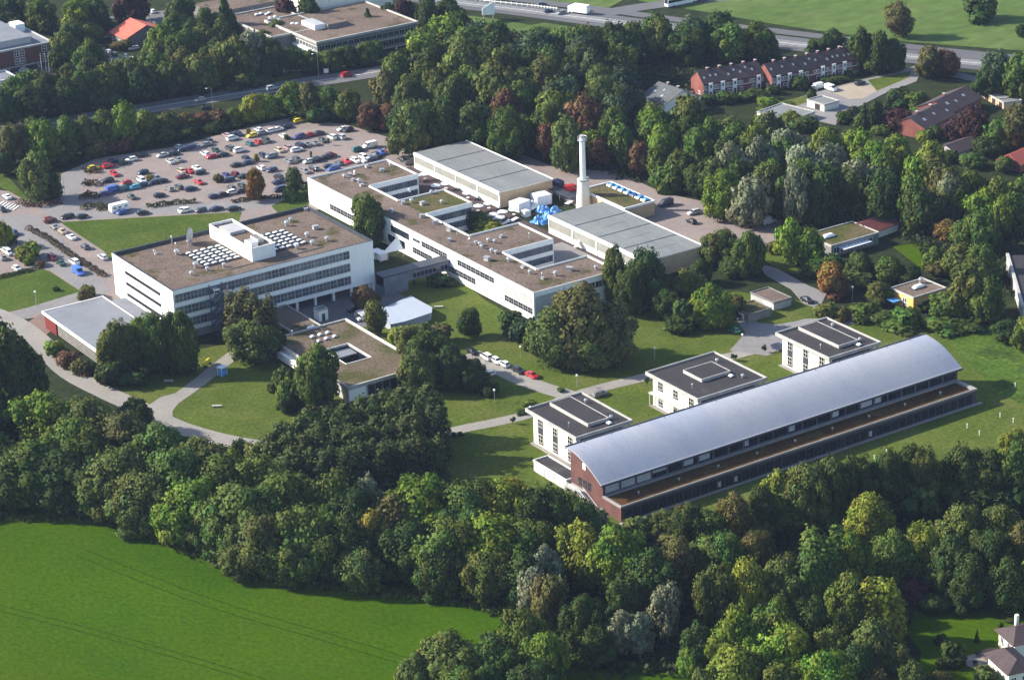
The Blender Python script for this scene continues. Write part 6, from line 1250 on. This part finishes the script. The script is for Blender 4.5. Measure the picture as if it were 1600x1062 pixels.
for r in [(846, 8, 'x', 'dark grey'), (857, 19, 'x', 'navy'), (877, 22, 'x', 'grey'), (1098, 2, 'x', 'dark grey')]: crop('mway', 0, 0, 1, [r])
for r in [(1281, 137, 'x', 'white', 'van'), (1298, 141, 'y', 'white', 'van'), (1344, 132, 'x', 'black')]: crop('houses', 0, 0, 1, [r])
CPLACE = {'row1': (', car park row under the trees', 'the yellow car'), 'row2': (', second car park row from the trees', 'the road'), 'row3': (', third car park row from the trees', 'the blue van'), 'row4': (', car park row nearest the golden tree', 'the caravan'), 'row5': (' beside the golden car park tree', 'the caravan'),
 'backrow': (' behind the long building roof', 'the caravan'), 'lawnside': (' at the triangular lawn edge', 'the crossing'), 'gate': (' on the small car park lane', 'the crossing'), 'path': (' at the lane below the big trees', 'the canteen'), 'garage': (' near the flat garages', 'the green car'), 'yard': (' in the yard behind the halls', 'the white tents'), 'service': (' shaded under the office block', 'the kiosk'), 'town': (' on the hotel parking', 'the hotel'), 'road': (' on the through road', 'the hotel'), 'mway': (' on the motorway', 'the school complex'), 'houses': (' by the sandy housing pad', 'the small garage')}
for (cl, col, kind), lst in CARS.items():
    lst.sort(key=lambda q: q[0]); place, end = CPLACE[cl]
    for i, (_, o) in enumerate(lst):
        o['label'] = f'{col} {kind}{place}' + (f', {ORD[i]} such from {end}' if len(lst) > 1 else '')
        o['group'] = 'vehicles '+place.strip(', ')
# caravan
p = at(187, 330)
cv = empty('caravan', 'large white caravan parked behind the blue car at the lawn edge', 'caravan', (p.x, p.y, 0), R_(2))
b = MB(); b.mesh([(x, y, z) for y in (-1.15, 1.15) for x, z in ((-3.2, .5), (3.1, .5), (3.3, 1.3), (3.1, 2.6), (2.7, 2.85), (-2.8, 2.85), (-3.2, 2.6), (-3.35, 1.3))], [tuple(range(8)), tuple(range(15, 7, -1))]+[(i, i+8, (i+1) % 8+8, (i+1) % 8) for i in range(8)], 'white_paint'); b.build('body', cv)
for x in (-2.2, -.4, 1.9): window(cv, 'S', x, -1.16, 1.45, 1.1 if x else .6, .75, 1, 1, 'white_paint', 'glass_dark')
for y in (-1.05, 1.05): MB().tube([(0, y-.1, .34), (0, y+.1, .34)], [.34, .34], 'tyre', 14).build('wheel', cv)
MB().tube([(-3.2, 0, .5), (-4.6, 0, .5)], [.07, .05], 'dark_metal', 8).build('tow_bar', cv)
# coach and lorry on the motorway
p = at(1068, 7); a2 = at(1040, 12); d2 = at(1110, -2)-a2
co = empty('coach', 'long white coach with a dark window band on the motorway slip road', 'coach', (p.x, p.y, 0), math.atan2(d2.y, d2.x))
b = MB(); b.box(-8.5, 8.5, -1.25, 1.25, .5, 3.9, 'white_paint'); b.build('body', co)
MB().box(-8.2, 8.3, -1.28, -1.25, 1.9, 3.1, 'glass_dark').build('window', co); MB().box(-8.54, -8.5, -1.1, 1.1, 1.6, 3.4, 'glass_dark').build('windscreen', co)
for x in (-5.5, 4.5, 6.0):
    for y in (-1.1, 1.1): MB().tube([(0, -.15, 0), (0, .15, 0)], [.5, .5], 'tyre', 14).build('wheel', co, (x, y, .5))
p = at(904, 22)
lo_ = empty('lorry', 'white box lorry with a cab on the motorway, behind the grey car', 'lorry', (p.x, p.y, 0), math.atan2(at(900, 27).y-at(1050, 47).y, at(900, 27).x-at(1050, 47).x))
MB().box(-4.5, 2.2, -1.25, 1.25, .9, 4.0, 'white_paint').build('box_body', lo_); b = MB(); b.box(2.4, 4.4, -1.2, 1.2, .5, 3.0, 'white_paint'); cab = b.build('cab', lo_); MB().box(4.4, 4.44, -1.1, 1.1, 1.7, 2.7, 'glass_dark').build('windscreen', cab)
for x in (-3.2, 3.3):
    for y in (-1.05, 1.05): MB().tube([(0, -.15, 0), (0, .15, 0)], [.48, .48], 'tyre', 12).build('wheel', lo_, (x, y, .48))

# ------------------------------------------------------------------ small things
def lamp(px, py, h, lab, arm=True, group='street lamps'):
    p = at(px, py); o = empty('street_lamp', lab, 'lamp', (p.x, p.y, 0), 0, group)
    MB().tube([(0, 0, 0), (0, 0, h*.5), (0, 0, h)], [.09, .07, .05], 'bright_metal', 8).build('pole', o)
    if arm:
        MB().tube([(0, 0, h-.05), (-.6, .3, h+.25), (-1.5, .75, h+.2)], [.05, .045, .04], 'bright_metal', 8).build('arm', o)
        MB().box(-1.9, -1.3, .5, .95, h+.12, h+.28, 'lamp_white').build('lamp_head', o)
    else:
        MB().tube([(0, 0, h), (0, 0, h+.12), (0, 0, h+.45), (0, 0, h+.6)], [.1, .3, .3, .05], 'lamp_white', 12).build('lamp_head', o)
    return o
lamp(1213.5, 349, 7.5, 'tall bent street lamp at the yard edge beside the white van')
lamp(57, 478, 4.2, 'globe lamp on the shaded lawn by the lecture hall', False)
lamp(333, 172, 8, 'street lamp standing beside the through road near the dark car')
lamp(498, 121, 9, 'tall street lamp by the through road before the red car')
lamp(1277, 160, 6, 'street lamp before the longer terraced row by the garages')
lamp(102, 310, 7, 'lamp post at the car park entrance beside the tall dark tree')
lamp(1332, 470, 4.0, 'globe lamp between shrubs left of the yellow house', False)
for i, (px, py, lab) in enumerate([(902, 605, 'globe garden lamp on the lawn above the path junction'), (1023, 562, 'globe garden lamp in the big tree shadow'), (814, 560, 'globe garden lamp between the white cars and big olive trees'), (773, 628, 'globe garden lamp on the lawn below the parked white cars'), (829, 655, 'globe garden lamp at the path corner by the nearest cube house'), (1160, 541, 'globe garden lamp by the path near the green car'), (735, 520, 'globe garden lamp beside the single round tree'), (723, 526, 'globe garden lamp between canteen shrubs and single round tree')]):
    lamp(px, py, 3.2, lab, False, 'globe garden lamps')
for px, py, lab in [(1511, 669, 'white marker post on the right lawn, first beyond the arched hall'), (1530, 680, 'slim grey post on the right lawn beside the white marker'), (1562.5, 652, 'white marker post on the right lawn in front of the hall shadow'), (1583, 660, 'white marker post closest to the yellow green tree on the right'), (1366, 718, 'white marker post at the dark hedge before the arched hall'), (1385, 709, 'short white marker post just above the dark trees'), (1586, 605, 'white marker post at the tip of the hall shadow')]:
    p = at(px, py); o = empty('marker_post', lab, 'post', (p.x, p.y, 0), 0, 'marker posts on the right lawn')
    MB().tube([(0, 0, 0), (0, 0, 1.1)], [.09, .09], 'white_paint', 10).build('post', o); MB().tube([(0, 0, 1.1), (0, 0, 1.3), (0, 0, 1.4)], [.14, .14, .05], 'lamp_white', 10).build('cap', o)
# parasols in the courtyard
def parasol(px, py, lab, r=1.5):
    p = at(px, py); o = empty('parasol', lab, 'parasol', (p.x, p.y, 0), random.uniform(0, 1), 'white parasols in the courtyard')
    v = [(0, 0, 2.9)]+[(r*math.cos(k*math.pi/4), r*math.sin(k*math.pi/4), 2.3) for k in range(8)]+[(0, 0, 2.8)]+[(r*math.cos(k*math.pi/4), r*math.sin(k*math.pi/4), 2.2) for k in range(8)]
    MB().mesh(v, [(0, 1+k, 1+(k+1) % 8) for k in range(8)]+[(9, 10+(k+1) % 8, 10+k) for k in range(8)]+[(1+k, 10+k, 10+(k+1) % 8, 1+(k+1) % 8) for k in range(8)], 'tent_white').build('canopy', o)
    MB().tube([(0, 0, 0), (0, 0, 2.85)], [.04, .04], 'bright_metal', 6).build('pole', o)
    MB().tube([(0, 0, .68), (0, 0, .74)], [.55, .55], 'white_paint', 14).build('table_top', o)
PL = ['beside the first wing', 'by the yellow shrub in the courtyard', 'above the mossy wing roof', 'along the farther hall wall', 'between mossy wing and farther hall', 'off the mossy wing corner', 'at the foot of the farther hall corner', 'in the middle of the courtyard', 'near the white tables in the courtyard', 'above the third wing roof edge', 'before the white tents', 'beside the paved court by the nearer hall']
for i, (px, py) in enumerate([(651, 279), (664, 277), (681, 295), (697, 292), (731, 307), (748, 327), (764, 323), (772, 340), (786, 336), (781, 345), (803, 333), (899, 384)]): parasol(px, py+5, 'white parasol over a table '+PL[i], 1.7)
def tent(px, py, w, d, h, m, lab, group, rz=0.0):
    p = at(px, py); o = empty('pavilion_tent', lab, 'tent', (p.x, p.y, 0), rz, group)
    MB().box(-w/2+.05, w/2-.05, -d/2+.05, d/2-.05, .05, h, m).build('tent_wall', o)
    n = 4; MB().mesh([(-w/2, -d/2, h), (w/2, -d/2, h), (w/2, d/2, h), (-w/2, d/2, h), (0, 0, h*1.22)], [(0, 1, 4), (1, 2, 4), (2, 3, 4), (3, 0, 4), (3, 2, 1, 0)], m).build('tent_roof', o)
    for x in (-w/2, w/2):
        for y in (-d/2, d/2): MB().box(x-.06, x+.06, y-.06, y+.06, 0, h, 'bright_metal').build('post', o)
tent(812, 327, 5.4, 4.6, 2.9, 'tent_white', 'big white tent touching the tan end of the farther hall', 'white tents by the farther hall', .25)
tent(846, 318, 5.2, 4.6, 3.3, 'tent_white', 'big white tent nearer the red van', 'white tents by the farther hall', -.1)
def heap(px, py, w, d, h, m, lab, group, rz, seed):
    rnd = random.Random(seed); p = at(px, py); n = 12
    o = empty('tarp_heap', lab, 'tarpaulin', (p.x, p.y, 0), rz, group)
    bumps = [(rnd.uniform(-.6, .6), rnd.uniform(-.6, .6), rnd.uniform(.45, 1), rnd.uniform(.2, .5)) for _ in range(6)]
    V = []
    for i in range(n+1):
        for j in range(n+1):
            u, t = i/n*2-1, j/n*2-1; e = max(abs(u), abs(t))
            z = max(k*max(0, 1-((u-a)**2+(t-c)**2)/r**2)**.6 for a, c, k, r in bumps)
            z = .0 if e > .99 else h*(z+.12)*min(1, (1-e)*6); q_ = 1+rnd.uniform(-.06, .06)
            V.append((u*w/2*q_, t*d/2*q_, z))
    MB().mesh(V, [(i*(n+1)+j, (i+1)*(n+1)+j, (i+1)*(n+1)+j+1, i*(n+1)+j+1) for i in range(n) for j in range(n)], m).build('tarpaulin', o)
    for k in range(3):
        a, c, kk, r = bumps[k]; MB().box(a*w/2-.5, a*w/2+.5, c*d/2-.4, c*d/2+.4, 0, h*kk*.8, 'light_concrete').build('crate', o)
heap(848, 329, 4.6, 3.6, 2.0, 'blue_plastic', 'blue tarpaulin heap directly below the two white tents', 'blue tarpaulin heaps in the yard', .3, 1)
heap(865, 330, 5, 3.6, 1.8, 'blue_plastic', 'blue tarpaulin heap nearest the chimney foot', 'blue tarpaulin heaps in the yard', .1, 2)
heap(857, 337, 4.6, 4, 1.7, 'blue_plastic', 'blue tarpaulin heap in the middle of the blue cluster', 'blue tarpaulin heaps in the yard', .5, 3)
heap(841, 346, 4.6, 4, 2.0, 'blue_plastic', 'blue tarpaulin heap closest to the courtyard tables', 'blue tarpaulin heaps in the yard', .2, 4)
heap(853, 347, 4.8, 4, 1.8, 'blue_plastic', 'blue tarpaulin heap at the nearer hall corner', 'blue tarpaulin heaps in the yard', -.1, 5)
heap(868, 337, 3.4, 3, 1.4, 'blue_plastic', 'small blue tarpaulin heap touching the nearer hall roof edge', 'blue tarpaulin heaps in the yard', .7, 6)
heap(829, 323, 5.0, 4.4, 2.9, 'tent_white', 'white sheet covered heap between the two white tents', 'white sheets in the yard', .4, 7)
tent(822, 338, 2.2, 2.2, 2.0, 'cream_paint', 'small cream tent between white tents and courtyard', 'small tents')
for px, py, lab in [(792, 350, 'long white table under the third wing roof edge'), (803, 346, 'white table beside the third wing corner'), (890, 319, 'white covered trailer beside the chimney foot'), (842, 300, 'low white crate beside the farther hall')]:
    p = at(px, py); o = empty('market_table', lab, 'table', (p.x, p.y, 0), .4, 'white tables in the courtyard')
    MB().box(-2, 2, -.7, .7, .72, .8, 'tent_white').build('table_top', o)
    for x in (-1.8, 1.8):
        for y in (-.6, .6): MB().box(x-.05, x+.05, y-.05, y+.05, 0, .72, 'bright_metal').build('leg', o)
# black awning shed by the chimney foot
p = at(880, 312); o = empty('bicycle_shelter', 'long dark shelter roof beside the chimney in the yard', 'shelter', (p.x, p.y, 0), 0)
MB().box(-1.6, 1.6, -6, 6, 2.3, 2.5, 'dark_metal').build('roof', o)
for x in (-1.4, 1.4):
    for y in (-5.5, 0, 5.5): MB().box(x-.06, x+.06, y-.06, y+.06, 0, 2.3, 'bright_metal').build('post', o)
# lawn oddments
p = at(324, 572); o = empty('yellow_buoy', 'long yellow capsule shaped buoy lying on trestles beside the lawn path', 'buoy', (p.x, p.y, 0), R_(38))
mats_y = mat('buoy_yellow', (.75, .62, .03), (.65, .52, .03), .5, .4)
MB().tube([(-2.3, 0, 1.3), (-2.0, 0, 1.3), (-1.2, 0, 1.3), (1.2, 0, 1.3), (2.0, 0, 1.3), (2.3, 0, 1.3)], [.1, .45, .62, .62, .45, .1], 'buoy_yellow', 16).build('hull', o)
for x in (-1.2, 1.2): MB().box(x-.12, x+.12, -.6, .6, 0, .75, 'dark_metal').build('trestle', o)
p = at(348, 586); o = empty('blue_kiosk', 'small blue stand with a white top beside the lawn path', 'stand', (p.x, p.y, 0), .3)
MB().box(-.9, .9, -.7, .7, 0, 1.6, 'blue_plastic').build('counter', o); MB().box(-1.2, 1.2, -1, 1, 2.4, 2.6, 'tent_white').build('canopy', o)
for x in (-1, 1):
    for y in (-.8, .8): MB().box(x-.05, x+.05, y-.05, y+.05, 0, 2.4, 'white_paint').build('post', o)
for px, py, lab in [(339, 636, 'pale stone bench on the round sunny lawn'), (264, 597, 'pale stone bench on the small lawn below the lecture hall'), (685, 481, 'white bench on the lawn between marquee and long building')]:
    p = at(px, py); o = empty('stone_bench', lab, 'bench', (p.x, p.y, 0), R_(-35), 'benches on the lawns')
    MB().box(-1.3, 1.3, -.35, .35, .42, .55, 'light_concrete').build('seat', o)
    for x in (-.9, .9): MB().box(x-.15, x+.15, -.3, .3, 0, .42, 'light_concrete').build('leg', o)
for px, py, lab in [(289, 366, 'orange flag on the lawn edge behind the office block dish'), (256, 375, 'smaller orange flag on the lawn edge behind the office block')]:
    p = at(px, py-4); o = empty('flag', lab, 'flag', (p.x, p.y, 0), .5, 'orange flags behind the office block')
    MB().tube([(0, 0, 0), (0, 0, 2.2)], [.05, .04], 'bright_metal', 6).build('pole', o); MB().box(0, .6, -.02, .02, 1.3, 2.1, 'roof_tile_red').build('cloth', o)
for k, (px, py) in enumerate([(66, 116), (73, 116), (78, 120)]):
    p = at(px, py); o = empty('flagpole', ['white flagpole closest to the brick hotel', 'middle white flagpole before the brick hotel', 'white flagpole farthest from the brick hotel'][k], 'flagpole', (p.x, p.y, 0), 0, 'flagpoles before the hotel')
    MB().tube([(0, 0, 0), (0, 0, 8)], [.1, .06], 'white_paint', 8).build('pole', o); MB().tube([(0, 0, 8), (0, 0, 8.2)], [.12, .03], 'white_paint', 8).build('finial', o)
p = at(765, 33); o = empty('road_sign', 'large white triangular hoarding above the wood by the motorway', 'sign', (p.x, p.y, 0), R_(20))
MB().mesh([(-4.5, 0, 3.4), (3.5, 0, 1.8), (3.5, 0, 7.4), (-4.5, 0, 6.0), (-4.5, .2, 3.4), (3.5, .2, 1.8), (3.5, .2, 7.4), (-4.5, .2, 6.0)], [(0, 1, 2, 3), (7, 6, 5, 4), (0, 4, 5, 1), (1, 5, 6, 2), (2, 6, 7, 3), (3, 7, 4, 0)], 'white_paint').build('panel', o)
for x in (-3.5, 2.8): MB().box(x-.1, x+.1, .2, .4, 0, 5, 'bright_metal').build('post', o)
p = at(510, 119); o = empty('road_sign', 'white square road sign beside the through road near the red car', 'sign', (p.x, p.y, 0), R_(-30))
MB().box(-.9, .9, -.03, .03, 1.2, 2.8, 'white_paint').build('panel', o); MB().box(-.06, .06, .03, .12, 0, 2.8, 'bright_metal').build('post', o)
p = at(1349, 187); o = empty('garden_shed', 'small white garden shed beside the conifers at the housing road bend', 'shed', (p.x, p.y, 0), R_(15))
MB().box(-1.3, 1.3, -1.0, 1.0, 0, 2.0, 'white_paint').build('wall', o); MB().mesh([(-1.5, -1.2, 2), (1.5, -1.2, 2), (1.5, 1.2, 2), (-1.5, 1.2, 2), (-1.5, 0, 2.6), (1.5, 0, 2.6)], [(0, 1, 5, 4), (2, 3, 4, 5), (0, 4, 3), (1, 2, 5), (3, 2, 1, 0)], 'white_paint').build('roof', o)
MB().box(-.4, .4, -1.03, -1.0, .05, 1.8, 'dark_metal').build('door', o)
# crash barrier along the motorway
bm = MB(); P0 = [at(x, y) for x, y in [(700, -5), (760, 4), (830, 11), (870, 16)]]
mid = sum(P0, Vector())/4; q = [p-mid for p in P0]
bm.tube([(p.x, p.y, .75) for p in q], [.16]*4, 'white_paint', 6); o = empty('crash_barrier', 'pale crash barrier between the motorway lanes above the wood', 'barrier', tuple(mid)); bm.build('rail', o)
for i in range(26):
    t = i/25*3; k = min(2, int(t)); p = q[k].lerp(q[k+1], t-k); MB().box(-.12, .12, -.12, .12, 0, 1.2, 'white_paint').build('post', o, (p.x, p.y, 0))
# round tables on the villa terrace
for k, (dx, dy) in enumerate([(-5.2, 5.6), (-7.6, 2.2), (-4.4, 2.0)]):
    q_ = Matrix.Rotation(R_(-14), 3, 'Z') @ Vector((dx, dy, 0))
    o = empty('planter', ['round dark planter on the villa terrace nearest the lawn', 'round dark planter on the outer rim of the villa terrace', 'round dark planter on the villa terrace under the roof edge'][k], 'planter', (-10.5+q_.x, -221.8+q_.y, .25), 0, 'planters on the villa terrace')
    MB().tube([(0, 0, 0), (0, 0, .6)], [.35, .5], 'dark_concrete', 12).build('pot', o); MB().tube([(0, 0, .6), (0, 0, .9), (0, 0, 1.15)], [.5, .6, .2], 'timber_dark', 10).build('plant', o)

# ------------------------------------------------------------------ camera, light, air
cam = bpy.data.cameras.new('camera'); co_ = bpy.data.objects.new('camera', cam); COL.objects.link(co_)
M = Matrix((( RT.x, -DN.x, -FW.x), (RT.y, -DN.y, -FW.y), (RT.z, -DN.z, -FW.z))).to_4x4(); M.translation = CAMP
co_.matrix_world = M; cam.sensor_width = 36; cam.lens = 36*F_PX/1600; cam.clip_start = 1; cam.clip_end = 8000
SC.camera = co_
SUN_AZ, SUN_EL = R_(137.0), R_(30)       # azimuth from +x, anticlockwise
sl = bpy.data.lights.new('sun', 'SUN'); sl.energy = 4.25; sl.angle = R_(.55); sl.color = (1, .93, .80)
so = bpy.data.objects.new('sun', sl); COL.objects.link(so)
sd = Vector((math.cos(SUN_AZ)*math.cos(SUN_EL), math.sin(SUN_AZ)*math.cos(SUN_EL), math.sin(SUN_EL)))
so.rotation_euler = sd.to_track_quat('Z', 'Y').to_euler(); so.location = sd*900
w = bpy.data.worlds.new('World'); SC.world = w; w.use_nodes = True
nt = w.node_tree; nt.nodes.clear(); ow = nt.nodes.new('ShaderNodeOutputWorld'); bg = nt.nodes.new('ShaderNodeBackground'); sk = nt.nodes.new('ShaderNodeTexSky')
sk.sky_type = 'NISHITA'; sk.sun_disc = False; sk.sun_elevation = SUN_EL; sk.sun_rotation = R_(90)-SUN_AZ
bg.inputs[1].default_value = .10; nt.links.new(sk.outputs[0], bg.inputs[0]); nt.links.new(bg.outputs[0], ow.inputs[0])
HAZE = True
if HAZE:
    hb = MB().box(-2700, 2700, -1500, 3300, -3.0, 290, 'white_paint').build('haze'); hb['kind'] = 'stuff'
    hm = bpy.data.materials.new('haze_air'); hm.use_nodes = True; n2 = hm.node_tree; n2.nodes.clear()
    o2 = n2.nodes.new('ShaderNodeOutputMaterial'); v2 = n2.nodes.new('ShaderNodeVolumePrincipled'); v2.inputs['Color'].default_value = (.50, .64, 1.0, 1); v2.inputs['Density'].default_value = .000040; v2.inputs['Anisotropy'].default_value = .1
    n2.links.new(v2.outputs[0], o2.inputs['Volume']); hb.data.materials.clear(); hb.data.materials.append(hm); hb.display_type = 'WIRE'
SC.view_settings.view_transform = 'Standard'; SC.view_settings.look = 'None'; SC.view_settings.gamma = 1; SC.view_settings.exposure = 1.33
SC.render.engine = 'CYCLES'
cy = SC.cycles; cy.max_bounces = 5; cy.diffuse_bounces = 2; cy.glossy_bounces = 2; cy.transmission_bounces = 2; cy.transparent_max_bounces = 4; cy.volume_bounces = 0
cy.use_denoising = True; cy.use_adaptive_sampling = True; cy.adaptive_threshold = .02
try: cy.denoiser = 'OPENIMAGEDENOISE'
except Exception: pass
